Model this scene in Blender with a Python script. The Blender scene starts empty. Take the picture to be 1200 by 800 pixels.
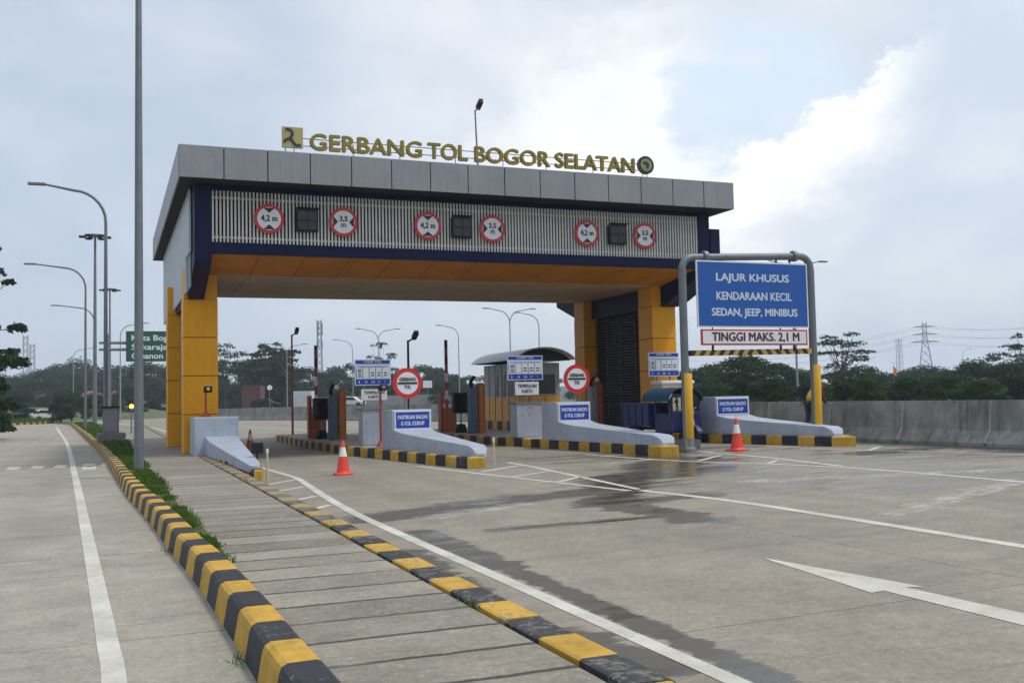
import bpy, math, random
import numpy as np
from mathutils import Vector, Matrix
random.seed(7)
RAD = math.radians
PI = math.pi
scene = bpy.context.scene
COL = scene.collection

# ------------------------------------------------------------------ camera
EYE = Vector((0, 0, 1.7))
yaw, pitch, roll = .3835, .0562, .0218
FPX = 1175.1
d_ = Vector((math.sin(yaw) * math.cos(pitch), math.cos(yaw) * math.cos(pitch), math.sin(pitch)))
r0 = Vector((math.cos(yaw), -math.sin(yaw), 0))
u0 = r0.cross(d_)
r_ = r0 * math.cos(roll) - u0 * math.sin(roll)
u_ = u0 * math.cos(roll) + r0 * math.sin(roll)
cd = bpy.data.cameras.new('camera')
cd.sensor_width = 36
cd.lens = FPX / 1200 * 36
cd.clip_start = .1
cd.clip_end = 5000
cam = bpy.data.objects.new('camera', cd)
COL.objects.link(cam)
M = Matrix((r_, u_, -d_)).transposed().to_4x4()
M.translation = EYE
cam.matrix_world = M
scene.camera = cam

# ------------------------------------------------------------------ node helpers
class NT:
    def __init__(s, nt):
        s.nt = nt
    def node(s, t, **k):
        n = s.nt.nodes.new(t)
        for a, b in k.items():
            setattr(n, a, b)
        return n
    def put(s, inp, v):
        if isinstance(v, bpy.types.NodeSocket):
            s.nt.links.new(v, inp)
        else:
            inp.default_value = v
    def m(s, op, a, b=None, c=None, clamp=False):
        n = s.node('ShaderNodeMath', operation=op)
        n.use_clamp = clamp
        s.put(n.inputs[0], a)
        if b is not None: s.put(n.inputs[1], b)
        if c is not None: s.put(n.inputs[2], c)
        return n.outputs[0]
    def add(s, a, b): return s.m('ADD', a, b)
    def sub(s, a, b): return s.m('SUBTRACT', a, b)
    def mul(s, a, b): return s.m('MULTIPLY', a, b)
    def mx(s, a, b): return s.m('MAXIMUM', a, b)
    def mn(s, a, b): return s.m('MINIMUM', a, b)
    def ss(s, v, e0, e1):
        n = s.node('ShaderNodeMapRange', interpolation_type='SMOOTHSTEP')
        s.put(n.inputs[0], v)
        if e0 <= e1:
            n.inputs[1].default_value, n.inputs[2].default_value = e0, e1
            n.inputs[3].default_value, n.inputs[4].default_value = 0, 1
        else:
            n.inputs[1].default_value, n.inputs[2].default_value = e1, e0
            n.inputs[3].default_value, n.inputs[4].default_value = 1, 0
        return n.outputs[0]
    def vec(s, x, y, z):
        n = s.node('ShaderNodeCombineXYZ')
        for i, v in enumerate((x, y, z)): s.put(n.inputs[i], v)
        return n.outputs[0]
    def xyz(s, v):
        n = s.node('ShaderNodeSeparateXYZ')
        s.put(n.inputs[0], v)
        return n.outputs
    def vmul(s, v, k):
        n = s.node('ShaderNodeVectorMath', operation='MULTIPLY')
        s.put(n.inputs[0], v)
        n.inputs[1].default_value = k
        return n.outputs[0]
    def noise(s, v, scale, detail=4, rough=.55, dist=0, out='Fac'):
        n = s.node('ShaderNodeTexNoise')
        s.put(n.inputs['Vector'], v)
        n.inputs['Scale'].default_value = scale
        n.inputs['Detail'].default_value = detail
        n.inputs['Roughness'].default_value = rough
        n.inputs['Distortion'].default_value = dist
        return n.outputs[out]
    def mix(s, f, a, b, mode='MIX'):
        n = s.node('ShaderNodeMix', data_type='RGBA', blend_type=mode)
        s.put(n.inputs[0], f)
        for i, v in ((6, a), (7, b)):
            if isinstance(v, (int, float)): v = (v, v, v, 1)
            elif isinstance(v, tuple) and len(v) == 3: v = (*v, 1)
            s.put(n.inputs[i], v)
        return n.outputs[2]

# ------------------------------------------------------------------ world: veiled Nishita sky with cloud banks
SUN_EL, SUN_AZ = RAD(62), RAD(125)        # azimuth from +Y towards +X
w = bpy.data.worlds.new('World')
scene.world = w
w.use_nodes = True
wt = w.node_tree
wt.nodes.clear()
K = NT(wt)
sky = K.node('ShaderNodeTexSky', sky_type='NISHITA')
sky.sun_disc = False
sky.sun_elevation = SUN_EL
sky.sun_rotation = SUN_AZ
sky.altitude = 200
sky.dust_density = 2.0
skyc = K.mix(1.0, sky.outputs[0], (.085, .085, .085), 'MULTIPLY')
gen = K.node('ShaderNodeTexCoord').outputs['Generated']
gx, gy, gz = K.xyz(gen)
az = K.mul(K.m('ARCTAN2', gx, gy), 57.2958)
el = K.mul(K.m('ARCSINE', gz), 57.2958)
pv = K.vec(K.mul(az, .1), K.mul(el, .16), 0.0)
n1 = K.noise(pv, .9, 6, .55, .3)
n2 = K.noise(pv, 2.6, 7, .6, .2)
n3 = K.noise(gen, 2.2, 5, .55)
# diagonal cumulus edge rising to the upper right: s > 0 below/right of it
bil = K.add(K.mul(K.sub(n2, .5), 6.5), K.mul(K.sub(K.noise(pv, 8, 8, .62, .5), .5), 3.6))
sd = K.sub(K.mul(K.sub(az, 35.7), .60), K.mul(K.sub(el, 13.2), 1.03))
sd = K.add(sd, bil)
bank = K.ss(sd, -.25, .95)
rim = K.mul(bank, K.ss(sd, 6.5, .6))
rim = K.mul(rim, K.ss(az, 31, 35))
rim = K.mul(rim, K.ss(az, 47, 41))
# gap of pale blue above the bank
gap = K.mul(K.ss(K.add(K.add(K.m('POWER', K.m('ABSOLUTE', K.mul(K.sub(az, 36.3), .17)), 2.0),
          K.m('POWER', K.m('ABSOLUTE', K.mul(K.sub(el, 16.2), .2)), 2.0)), K.mul(K.sub(n2, .5), 3.2)), 1.1, .1), K.sub(1.0, bank))
# white mass left of the gap
lc = K.add(K.add(K.m('POWER', K.mul(K.sub(az, 29.5), .10), 2.0), K.m('POWER', K.mul(K.sub(el, 12.5), .12), 2.0)), K.mul(K.sub(n2, .5), 1.7))
mass = K.mul(K.ss(lc, 1.3, .1), K.sub(1.0, gap))
base = K.mix(K.ss(az, 0, 30), (.455, .515, .595), (.625, .66, .695))
base = K.mix(K.ss(az, 38, 52), base, (.56, .62, .69))
shade = K.ss(K.add(K.mul(n1, .7), K.mul(n3, .3)), .36, .68)
base = K.mix(shade, K.mix(1.0, base, (.86, .90, .94), 'MULTIPLY'), K.mix(1.0, base, (1.13, 1.10, 1.08), 'MULTIPLY'))
base = K.mix(K.mul(K.ss(el, 9, 2), .55), base, (.55, .61, .68))
col = K.mix(K.mul(mass, .8), base, (.84, .85, .85))
col = K.mix(K.mul(gap, K.add(.35, K.mul(n2, .75))), col, (.53, .64, .76))
col = K.mix(K.mul(K.mul(bank, K.ss(sd, 2, 7)), K.ss(az, 34, 40)), col, K.mix(shade, (.50, .565, .64), (.64, .69, .74)))
col = K.mix(K.mul(rim, .85), col, (.93, .92, .90))
veil = K.mix(.93, skyc, col)
bg = K.node('ShaderNodeBackground')
K.put(bg.inputs[0], veil)
bg.inputs[1].default_value = 1.0
wo = K.node('ShaderNodeOutputWorld')
wt.links.new(bg.outputs[0], wo.inputs[0])

sl = bpy.data.lights.new('sun', 'SUN')
sl.energy = 1.5
sl.angle = RAD(10.5)
sl.color = (1, .95, .88)
so = bpy.data.objects.new('sun', sl)
COL.objects.link(so)
sdv = Vector((math.sin(SUN_AZ) * math.cos(SUN_EL), math.cos(SUN_AZ) * math.cos(SUN_EL), math.sin(SUN_EL)))
so.rotation_euler = sdv.to_track_quat('Z', 'Y').to_euler()

scene.view_settings.view_transform = 'Standard'
scene.view_settings.look = 'None'
scene.view_settings.exposure = .52
scene.view_settings.gamma = 1
scene.view_settings.use_curve_mapping = False
scene.render.engine = 'CYCLES'
scene.cycles.max_bounces = 6
scene.cycles.volume_bounces = 0

# ------------------------------------------------------------------ ground level and sight lines
SLOPE = .015
def gz_(x):
    return SLOPE * min(max(x - 3.5, 0), 14.5)
def sight(px, py, dist):
    v = r_ * ((px - 600) / FPX) - u_ * ((py - 400) / FPX) + d_
    v = v / math.hypot(v.x, v.y)
    return EYE + v * dist

# ------------------------------------------------------------------ materials
MATS = {}
def base_mat(name):
    m = bpy.data.materials.new(name)
    m.use_nodes = True
    k = NT(m.node_tree)
    b = m.node_tree.nodes['Principled BSDF']
    MATS[name] = m
    return m, k, b
def bump(k, b, h, strength, dist=.02):
    n = k.node('ShaderNodeBump')
    n.inputs['Strength'].default_value = strength
    n.inputs['Distance'].default_value = dist
    k.put(n.inputs['Height'], h)
    k.put(b.inputs['Normal'], n.outputs[0])
def mat(name, col, rough=.5, var=.18, scale=3.0, metal=0, dirt=.0, bmp=.0, streak=0.0, spec=.5):
    m, k, b = base_mat(name)
    oc = k.node('ShaderNodeTexCoord').outputs['Object']
    n = k.noise(oc, scale, 6, .62)
    nf = k.noise(oc, scale * 9, 4, .6)
    f = k.ss(k.add(k.mul(n, .7), k.mul(nf, .3)), .3, .7)
    lo = tuple(c * (1 - var) for c in col)
    hi = tuple(min(c * (1 + var * .7), 1) for c in col)
    c = k.mix(f, lo, hi)
    if dirt:
        dm = k.ss(k.noise(oc, scale * 1.7, 8, .7, .4), .52, .74)
        c = k.mix(k.mul(dm, dirt), c, tuple(x * .35 + .012 for x in col))
    if streak:
        st = k.noise(k.vmul(oc, (9, 9, .35)), 1.0, 5, .65)
        c = k.mix(k.mul(k.ss(st, .48, .72), streak), c, tuple(x * .35 + .01 for x in col))
    k.put(b.inputs['Base Color'], c)
    k.put(b.inputs['Roughness'], k.add(rough - .08, k.mul(nf, .16)))
    b.inputs['Metallic'].default_value = metal
    b.inputs['Specular IOR Level'].default_value = spec
    if bmp: bump(k, b, k.add(n, k.mul(nf, .5)), bmp, .02)
    return m
mat('fascia', (.265, .272, .285), .42, .10, .9, metal=.25, dirt=.2, streak=.25)
mat('eave', (.026, .027, .032), .7, .2, spec=.15)
mat('navy', (.005, .009, .050), .5, .15, dirt=.15, spec=.15)
mat('louvre', (.64, .62, .59), .5, .10, 1.2, dirt=.25, streak=.2)
mat('louvre_dark', (.010, .010, .013), .8, .2, spec=.05)
mat('cladding', (.60, .63, .68), .5, .1, 1.2, streak=.25)
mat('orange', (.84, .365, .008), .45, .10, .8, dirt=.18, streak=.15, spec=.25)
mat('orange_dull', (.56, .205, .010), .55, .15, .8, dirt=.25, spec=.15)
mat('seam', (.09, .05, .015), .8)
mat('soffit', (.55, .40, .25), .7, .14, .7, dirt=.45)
mat('steel', (.22, .23, .24), .48, .15, 2, metal=.5, dirt=.15)
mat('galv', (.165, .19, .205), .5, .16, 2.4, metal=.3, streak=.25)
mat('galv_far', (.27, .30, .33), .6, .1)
mat('dark', (.014, .015, .017), .6, .3, spec=.25)
mat('screen', (.007, .008, .01), .2, .3)
mat('grille', (.055, .057, .058), .5, .2, metal=.4)
mat('grille_dark', (.006, .006, .007), .9, spec=.05)
mat('paleblue', (.39, .435, .515), .6, .14, 1.6, dirt=.40, streak=.30, bmp=.12)
mat('paleblue_shade', (.36, .40, .47), .6, .14, 1.6, dirt=.38, streak=.3, bmp=.1)
mat('signblue', (.003, .082, .37), .38, .06, 1.0)
mat('signnavy', (.010, .045, .34), .4, .1, 2.0)
mat('signwhite', (.72, .73, .75), .45, .06, 2.0, dirt=.08)
mat('lettergrey', (.60, .66, .74), .45, .08, 3)
mat('signred', (.56, .022, .022), .45, .12, 3, dirt=.12)
mat('signblack', (.016, .016, .018), .5)
mat('greensign', (.006, .085, .055), .45, .08)
mat('gold', (.27, .20, .022), .42, .2, 2, metal=.25)
mat('gold_pale', (.42, .36, .14), .45, .15, 2)
mat('emblem_dark', (.022, .024, .035), .5)
mat('olive', (.26, .29, .10), .5)
def kerbpaint(name, col, chip, fade=False):
    m, k, b = base_mat(name)
    oc = k.node('ShaderNodeTexCoord').outputs['Object']
    n = k.noise(oc, 2.2, 6, .65)
    g = k.noise(oc, 6, 8, .72)
    ch = k.noise(oc, 17, 6, .7)
    c = k.mix(k.ss(n, .35, .66), tuple(x * .78 for x in col), tuple(min(x * 1.12, 1) for x in col))
    c = k.mix(k.mul(k.ss(g, .50, .70), .55), c, tuple(x * .42 + .012 for x in col))
    lim = k.add(k.mul(ch, .6), k.mul(n, .4))
    if fade:
        Y = k.xyz(oc)[1]
        lim = k.add(lim, k.mul(k.ss(Y, 6, 20), .13))
    c = k.mix(k.mul(k.ss(lim, .565 - chip, .63 - chip), .75), c, (.21, .195, .165))
    c = k.mix(k.mul(k.ss(k.noise(oc, 70, 4, .7), .54, .68), .35), c, tuple(x * .5 for x in col))
    k.put(b.inputs['Base Color'], c)
    b.inputs['Roughness'].default_value = .65
    b.inputs['Specular IOR Level'].default_value = .3
    bump(k, b, k.add(k.mul(ch, .8), k.mul(g, .6)), .35, .02)
kerbpaint('yellowpaint', (.57, .335, .040), .0)
kerbpaint('yellowfaded', (.58, .345, .045), .03, True)
kerbpaint('blackfaded', (.045, .045, .048), .035, True)
mat('yellowsleeve', (.74, .40, .010), .45, .08, 1.5, dirt=.15)
kerbpaint('blackpaint', (.030, .031, .037), .0)
mat('conered', (.78, .055, .028), .48, .12, 4, dirt=.12)
mat('conewhite', (.74, .74, .74), .5, .1, 4, dirt=.15)
mat('redpaint', (.40, .055, .025), .5, .2, 5, dirt=.3)
mat('rustorange', (.42, .115, .018), .5, .2, 3, dirt=.3)
mat('slateblue', (.055, .095, .155), .5, .2, 3)
mat('beige', (.52, .43, .30), .55, .1, 2, dirt=.2)
mat('truckblue', (.009, .018, .095), .32, .2, 3, dirt=.2, spec=.5)
mat('canopyblue', (.024, .060, .115), .55, .2, 3, spec=.2)
mat('tyre', (.018, .018, .018), .8, .3)
mat('chrome', (.55, .56, .58), .25, .1, metal=.9)
mat('glass', (.02, .025, .03), .08, .1)
mat('roofsheet', (.46, .48, .50), .45, .08, 1.5, metal=.2, dirt=.15)
mat('boothgrey', (.26, .27, .28), .5, .12, 2)
mat('boothyellow', (.64, .29, .02), .45, .1, 2, dirt=.15)
mat('concrete', (.36, .35, .325), .85, .16, 1.5, dirt=.3, bmp=.25)
mat('cement', (.20, .20, .195), .85, .2, 2, dirt=.35, bmp=.3)
mat('skin', (.25, .13, .08), .55, .08, 6)
mat('shirtyellow', (.72, .42, .03), .8, .12, 6)
mat('maroon', (.085, .018, .02), .85, .15, 6)
mat('trousers', (.028, .026, .030), .85, .2, 6)
mat('capwhite', (.72, .70, .64), .7, .1, 6)
mat('bark', (.085, .065, .045), .9, .3, 4, bmp=.4)
mat('truckred', (.13, .052, .038), .6, .25, 1.5, dirt=.4)
mat('truckwhite', (.66, .67, .68), .5, .08, 1, dirt=.15)
mat('wallwhite', (.66, .65, .62), .8, .1, 1, dirt=.25)
mat('tile', (.28, .10, .055), .8, .2, 3)
mat('flagorange', (.70, .16, .05), .7)
m, k, b = base_mat('beacon')
b.inputs['Base Color'].default_value = (.9, .5, .05, 1)
b.inputs['Emission Color'].default_value = (1, .55, .08, 1)
b.inputs['Emission Strength'].default_value = 2.2

def foliage(name, c0, c1, c2):
    m, k, b = base_mat(name)
    oc = k.node('ShaderNodeTexCoord').outputs['Object']
    big = k.noise(oc, 3.0, 3, .6)
    sm = k.noise(oc, 26, 3, .6)
    inf = k.node('ShaderNodeObjectInfo').outputs['Random']
    c = k.mix(k.ss(big, .35, .65), c0, c1)
    c = k.mix(k.mul(k.ss(sm, .5, .75), .7), c, c2)
    c = k.mix(k.mul(inf, .35), c, k.mix(1.0, c, (.72, .80, .78), 'MULTIPLY'))
    k.put(b.inputs['Base Color'], c)
    b.inputs['Roughness'].default_value = .62
    b.inputs['Specular IOR Level'].default_value = .08
    tr = k.node('ShaderNodeBsdfTranslucent')
    k.put(tr.inputs[0], c)
    mx = k.node('ShaderNodeMixShader')
    mx.inputs[0].default_value = .22
    nt = m.node_tree
    nt.links.new(b.outputs[0], mx.inputs[1])
    nt.links.new(tr.outputs[0], mx.inputs[2])
    nt.links.new(mx.outputs[0], nt.nodes['Material Output'].inputs[0])
    return m
foliage('leaf', (.014, .036, .013), (.028, .064, .020), (.055, .105, .030))
foliage('leaf_light', (.030, .062, .018), (.052, .098, .026), (.085, .130, .040))
foliage('blade', (.050, .110, .014), (.095, .170, .026), (.20, .20, .06))

# concrete pavements
def seg_dist(k, X, Y, a, b):
    ax, ay = a
    bx, by = b
    dx, dy = bx - ax, by - ay
    L2 = dx * dx + dy * dy + 1e-6
    px, py = k.sub(X, ax), k.sub(Y, ay)
    t = k.m('MULTIPLY', k.add(k.mul(px, dx), k.mul(py, dy)), 1 / L2, clamp=True)
    ex, ey = k.sub(px, k.mul(t, dx)), k.sub(py, k.mul(t, dy))
    return k.m('SQRT', k.add(k.mul(ex, ex), k.mul(ey, ey)))
def line_mask(k, V, period, off, width, soft):
    f = k.m('FRACT', k.mul(k.add(V, off), 1 / period))
    dd = k.mul(k.m('ABSOLUTE', k.sub(f, .5)), period)
    return k.ss(dd, width + soft, width * .6)
def pavement(name, col, jy=None, jx=None, wet=(), pale=(), damp=(), jdark=.75, slab_tone=0.0, rough=.82, jw=.012, tracks=()):
    m, k, b = base_mat(name)
    oc = k.node('ShaderNodeTexCoord').outputs['Object']
    X, Y, Z = k.xyz(oc)
    wob = k.sub(k.noise(oc, 2.2, 5, .6), .5)
    nb = k.noise(oc, .35, 6, .62, .3)
    nm = k.noise(oc, 2.0, 8, .68)
    nf = k.noise(oc, 34, 5, .7)
    ng = k.noise(k.vmul(oc, (.7, 14, 1)), 1.6, 5, .65)       # broomed texture across the road
    nq = k.noise(oc, 14, 6, .72)
    f = k.add(k.add(k.mul(nb, .18), k.mul(nm, .20)), k.add(k.mul(ng, .24), k.add(k.mul(nf, .16), k.mul(nq, .22))))
    c = k.mix(k.ss(f, .40, .60), tuple(x * .62 for x in col), tuple(x * 1.24 for x in col))
    c = k.mix(k.mul(k.ss(ng, .46, .64), .40), c, tuple(x * .55 for x in col))
    c = k.mix(k.mul(k.ss(k.noise(oc, 130, 3, .7), .52, .68), .30), c, tuple(x * .5 for x in col))
    for tx in tracks:
        tm = k.mul(k.ss(k.m('ABSOLUTE', k.sub(k.add(X, k.mul(k.sub(nb, .5), .8)), tx)), .42, .05), k.ss(nm, .3, .7))
        c = k.mix(k.mul(tm, .30), c, tuple(x * .45 for x in col))
    if slab_tone:
        wn = k.node('ShaderNodeTexWhiteNoise', noise_dimensions='1D')
        k.put(wn.inputs['W'], k.m('FLOOR', k.mul(k.add(Y, jy[1] + jy[0] * .5), 1 / jy[0])))
        c = k.mix(slab_tone, c, k.mix(wn.outputs['Value'], .13, .42), 'OVERLAY')
    speck = k.ss(k.noise(oc, 70, 2, .5), .66, .76)
    c = k.mix(k.mul(k.ss(k.noise(oc, 28, 3, .6), .60, .72), .38), c, tuple(min(x * 1.7, .7) for x in col))
    c = k.mix(k.mul(speck, .45), c, tuple(x * .45 for x in col))
    gr = k.ss(k.noise(k.vmul(oc, (.30, 2.6, 1)), 1.1, 8, .72, .5), .53, .68)
    c = k.mix(k.mul(gr, .42), c, tuple(x * .42 for x in col))
    blot = k.ss(k.noise(oc, .9, 7, .7, .6), .56, .75)
    c = k.mix(k.mul(blot, .36), c, tuple(x * .55 for x in col))
    j = 0.0
    Yw = k.add(Y, k.mul(k.sub(k.noise(oc, 3.5, 8, .75), .5), .09))
    Xw = k.add(X, k.mul(k.sub(k.noise(oc, 3.0, 8, .75), .5), .08))
    if jy:
        jj = line_mask(k, Yw, jy[0], jy[1], jw, jw)
        j = k.mul(jj, k.ss(k.noise(oc, .7, 3), .25, .5))
    if jx:
        j = k.mx(j, line_mask(k, Xw, jx[0], jx[1], jw, jw))
    if jy or jx: c = k.mix(k.mul(j, jdark), c, (.030, .029, .026))
    h = k.add(k.add(k.mul(nf, .35), k.mul(ng, .5)), k.mul(nm, .4))
    if jy or jx: h = k.sub(h, k.mul(j, 1.4))
    rg = k.add(rough - .1, k.mul(nm, .2))
    rag = k.add(k.mul(k.sub(k.noise(k.vmul(oc, (.55, 2.2, 1)), 1.5, 8, .75), .5), 2.9), k.mul(wob, .4))
    wm = 0.0
    for a, bb, r in wet:
        dd = k.add(k.mul(seg_dist(k, X, Y, a, bb), 1 / r), rag)
        wm = k.mx(wm, k.ss(dd, 1.12, .72))
    dm = 0.0
    for a, bb, r in damp:
        dd = k.add(k.mul(seg_dist(k, X, Y, a, bb), 1 / r), k.mul(rag, 1.2))
        dm = k.mx(dm, k.ss(dd, 1.3, .5))
    if damp:
        streaks = k.ss(k.noise(k.vmul(oc, (.35, 2.4, 1)), 1.3, 7, .68), .44, .55)
        dm = k.mul(dm, streaks)
        c = k.mix(k.mul(dm, .68), c, tuple(x * .34 for x in col))
        rg = k.sub(rg, k.mul(dm, .56))
    if wet:
        c = k.mix(k.mul(wm, .88), c, tuple(x * .22 for x in col))
        pud = k.ss(k.noise(k.vmul(oc, (.6, 1.6, 1)), 1.0, 4, .6), .46, .60)
        rg = k.sub(rg, k.mul(wm, k.add(.30, k.mul(pud, .34))))
    pm = 0.0
    for a, bb, r in pale:
        dd = k.add(k.mul(seg_dist(k, X, Y, a, bb), 1 / r), k.mul(rag, 1.5))
        pm = k.mx(pm, k.ss(dd, 1.0, .6))
    if pale: c = k.mix(k.mul(k.mul(pm, k.ss(k.noise(k.vmul(oc, (1, 5, 1)), 3.0, 5, .7), .45, .62)), .5), c, (.60, .60, .60))
    k.put(b.inputs['Base Color'], c)
    k.put(b.inputs['Roughness'], k.mx(rg, .06))
    b.inputs['Specular IOR Level'].default_value = .5
    bump(k, b, h, .30, .012)
    return m
CONC = (.288, .257, .203)
pavement('plaza', CONC, (5.0, 1.2), (4.2, 3.2), jdark=.5, jw=.008, tracks=(4.7, 6.3, 10.1, 11.8),
    wet=[((3.6, 14.4), (6.2, 15.4), .60), ((6.2, 15.4), (8.2, 15.6), .65), ((8.2, 15.6), (9.3, 17.6), .65), ((9.3, 17.6), (11.7, 18.2), .9), ((11.2, 19.2), (12.5, 20.6), 1.0),
         ((8.2, 15.5), (7.1, 13.8), .55), ((7.1, 13.8), (7.2, 11.4), .45), ((7.1, 13.8), (8.9, 13.9), .4), ((4.6, 12.1), (6.9, 12.0), .16), ((3.75, 12.6), (3.72, 9.5), .22), ((3.72, 9.5), (3.66, 5.0), .15),
         ((3.1, 11.0), (2.95, 8.6), .24), ((3.05, 6.6), (3.25, 5.6), .24), ((19.9, 24), (20.0, 8), .75), ((16.5, 19.2), (19.5, 19.6), .5), ((12.6, 22.6), (13.2, 20.2), .75)],
    damp=[((12, 18.5), (20, 17.5), 2.8), ((11.5, 14.5), (20, 12), 2.2), ((9.5, 16.5), (14, 20), 1.6), ((10, 24), (16, 22), 2.0)],
    pale=[((4.4, 14.0), (6.0, 14.7), .3), ((11.0, 15.2), (15.5, 14.0), .35), ((9.6, 10.4), (14.0, 12.4), .25)])
pavement('sideroad', (.345, .315, .256), (4.6, 3.55), (24, 15.7), damp=(), jdark=.6, tracks=(-1.2, -2.9))
pavement('slabs', (.368, .330, .262), (.6, -.05), None, jdark=.92, slab_tone=.55, jw=.020)
mat('asphalt', (.060, .058, .055), .75, .3, 3, dirt=.3, bmp=.3)
m, k, b = base_mat('linepaint')
oc = k.node('ShaderNodeTexCoord').outputs['Object']
wear = k.ss(k.add(k.mul(k.noise(oc, 3, 8, .75), .6), k.mul(k.noise(oc, 40, 4, .7), .4)), .48, .64)
c = k.mix(k.ss(k.noise(oc, 1.0, 6, .65), .35, .7), (.47, .45, .385), (.63, .61, .54))
k.put(b.inputs['Base Color'], k.mix(k.mul(wear, .55), c, (.27, .26, .23)))
b.inputs['Roughness'].default_value = .7
bump(k, b, k.noise(oc, 50, 4, .7), .2, .008)
# stained precast wall
m, k, b = base_mat('wallconc')
oc = k.node('ShaderNodeTexCoord').outputs['Object']
st = k.noise(k.vmul(oc, (5, 5, .5)), 1.0, 6, .68)
nn = k.noise(oc, 1.2, 7, .65)
c = k.mix(k.ss(nn, .35, .68), (.20, .20, .18), (.33, .325, .30))
c = k.mix(k.mul(k.ss(st, .47, .68), .6), c, (.085, .085, .075))
c = k.mix(k.mul(k.ss(k.noise(k.vmul(oc, (7, 7, .7)), 1.3, 5, .6), .58, .72), .4), c, (.46, .46, .44))
k.put(b.inputs['Base Color'], c)
b.inputs['Roughness'].default_value = .88
bump(k, b, k.noise(oc, 12, 6, .65), .3, .02)
# open country
m, k, b = base_mat('grassland')
oc = k.node('ShaderNodeTexCoord').outputs['Object']
n = k.noise(oc, .05, 6, .6)
nf = k.noise(oc, 1.3, 6, .7)
c = k.mix(k.ss(n, .35, .65), (.052, .092, .026), (.10, .125, .045))
c = k.mix(k.mul(k.ss(nf, .5, .7), .6), c, (.030, .055, .016))
k.put(b.inputs['Base Color'], c)
b.inputs['Roughness'].default_value = .9
bump(k, b, nf, .6, .15)
mat('hillgreen', (.040, .065, .035), .95, .3, .012)

# ------------------------------------------------------------------ mesh builder
class MB:
    def __init__(s):
        s.v, s.f, s.mi, s.mats = [], [], [], []
    def _m(s, m):
        if m not in s.mats: s.mats.append(m)
        return s.mats.index(m)
    def add(s, verts, faces, m):
        o = len(s.v)
        i = s._m(m)
        s.v += [tuple(q) for q in verts]
        for f in faces:
            s.f.append(tuple(o + a for a in f))
            s.mi.append(i)
        return s
    def box(s, x0, x1, y0, y1, z0, z1, m, T=None):
        vs = [(x0, y0, z0), (x1, y0, z0), (x1, y1, z0), (x0, y1, z0), (x0, y0, z1), (x1, y0, z1), (x1, y1, z1), (x0, y1, z1)]
        if T: vs = [tuple(T @ Vector(q)) for q in vs]
        return s.add(vs, [(0, 3, 2, 1), (4, 5, 6, 7), (0, 1, 5, 4), (1, 2, 6, 5), (2, 3, 7, 6), (3, 0, 4, 7)], m)
    def prism(s, poly, e0, e1, m, axis='x'):
        n = len(poly)
        def P(q, e): return (e, q[0], q[1]) if axis == 'x' else ((q[0], e, q[1]) if axis == 'y' else (q[0], q[1], e))
        vs = [P(q, e0) for q in poly] + [P(q, e1) for q in poly]
        fs = [tuple(range(n)), tuple(range(2 * n - 1, n - 1, -1))]
        fs += [(i, i + n, (i + 1) % n + n, (i + 1) % n) for i in range(n)]
        return s.add(vs, fs, m)
    def tube(s, pts, rad, m, n=10, cap=True):
        pts = [Vector(p) for p in pts]
        rr = rad if isinstance(rad, (list, tuple)) else [rad] * len(pts)
        vs, fs = [], []
        ref = None
        for i, p in enumerate(pts):
            t = (pts[min(i + 1, len(pts) - 1)] - pts[max(i - 1, 0)]).normalized()
            if ref is None: ref = Vector((0, 0, 1)) if abs(t.z) < .9 else Vector((1, 0, 0))
            a = (ref - t * ref.dot(t)).normalized()
            ref = a
            bb = t.cross(a)
            for q in range(n):
                an = 2 * PI * q / n
                vs.append(p + (a * math.cos(an) + bb * math.sin(an)) * rr[i])
        for i in range(len(pts) - 1):
            for q in range(n):
                fs.append((i * n + q, i * n + (q + 1) % n, (i + 1) * n + (q + 1) % n, (i + 1) * n + q))
        if cap:
            fs.append(tuple(range(n - 1, -1, -1)))
            fs.append(tuple((len(pts) - 1) * n + q for q in range(n)))
        return s.add(vs, fs, m)
    def lathe(s, prof, c, m, n=20, axis='z'):
        vs, fs = [], []
        for r, h in prof:
            for q in range(n):
                a = 2 * PI * q / n
                x, y = r * math.cos(a), r * math.sin(a)
                p = {'z': (x, y, h), 'y': (x, h, y), 'x': (h, x, y)}[axis]
                vs.append((c[0] + p[0], c[1] + p[1], c[2] + p[2]))
        for i in range(len(prof) - 1):
            for q in range(n):
                fs.append((i * n + q, i * n + (q + 1) % n, (i + 1) * n + (q + 1) % n, (i + 1) * n + q))
        fs.append(tuple(range(n)))
        fs.append(tuple((len(prof) - 1) * n + q for q in range(n)))
        return s.add(vs, fs, m)
    def build(s, name, parent=None, off=(0, 0, 0), smooth=False, bevel=0, loc=None):
        me = bpy.data.meshes.new(name)
        me.from_pydata([(a[0] - off[0], a[1] - off[1], a[2] - off[2]) for a in s.v], [], s.f)
        for q in s.mats: me.materials.append(MATS[q])
        me.polygons.foreach_set('material_index', s.mi)
        import bmesh
        bm = bmesh.new()
        bm.from_mesh(me)
        bmesh.ops.recalc_face_normals(bm, faces=bm.faces)
        bm.to_mesh(me)
        bm.free()
        if smooth:
            me.polygons.foreach_set('use_smooth', [True] * len(me.polygons))
            me.set_sharp_from_angle(angle=RAD(38))
        me.update()
        o = bpy.data.objects.new(name, me)
        COL.objects.link(o)
        if parent: o.parent = parent
        if loc: o.location = loc
        if bevel:
            bv = o.modifiers.new('bevel', 'BEVEL')
            bv.width = bevel
            bv.segments = 2
            bv.limit_method = 'ANGLE'
            bv.angle_limit = RAD(40)
        return o
def tag(o, label=None, cat=None, group=None, kind=None):
    if label: o['label'] = label
    if cat: o['category'] = cat
    if group: o['group'] = group
    if kind: o['kind'] = kind
    return o
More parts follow.
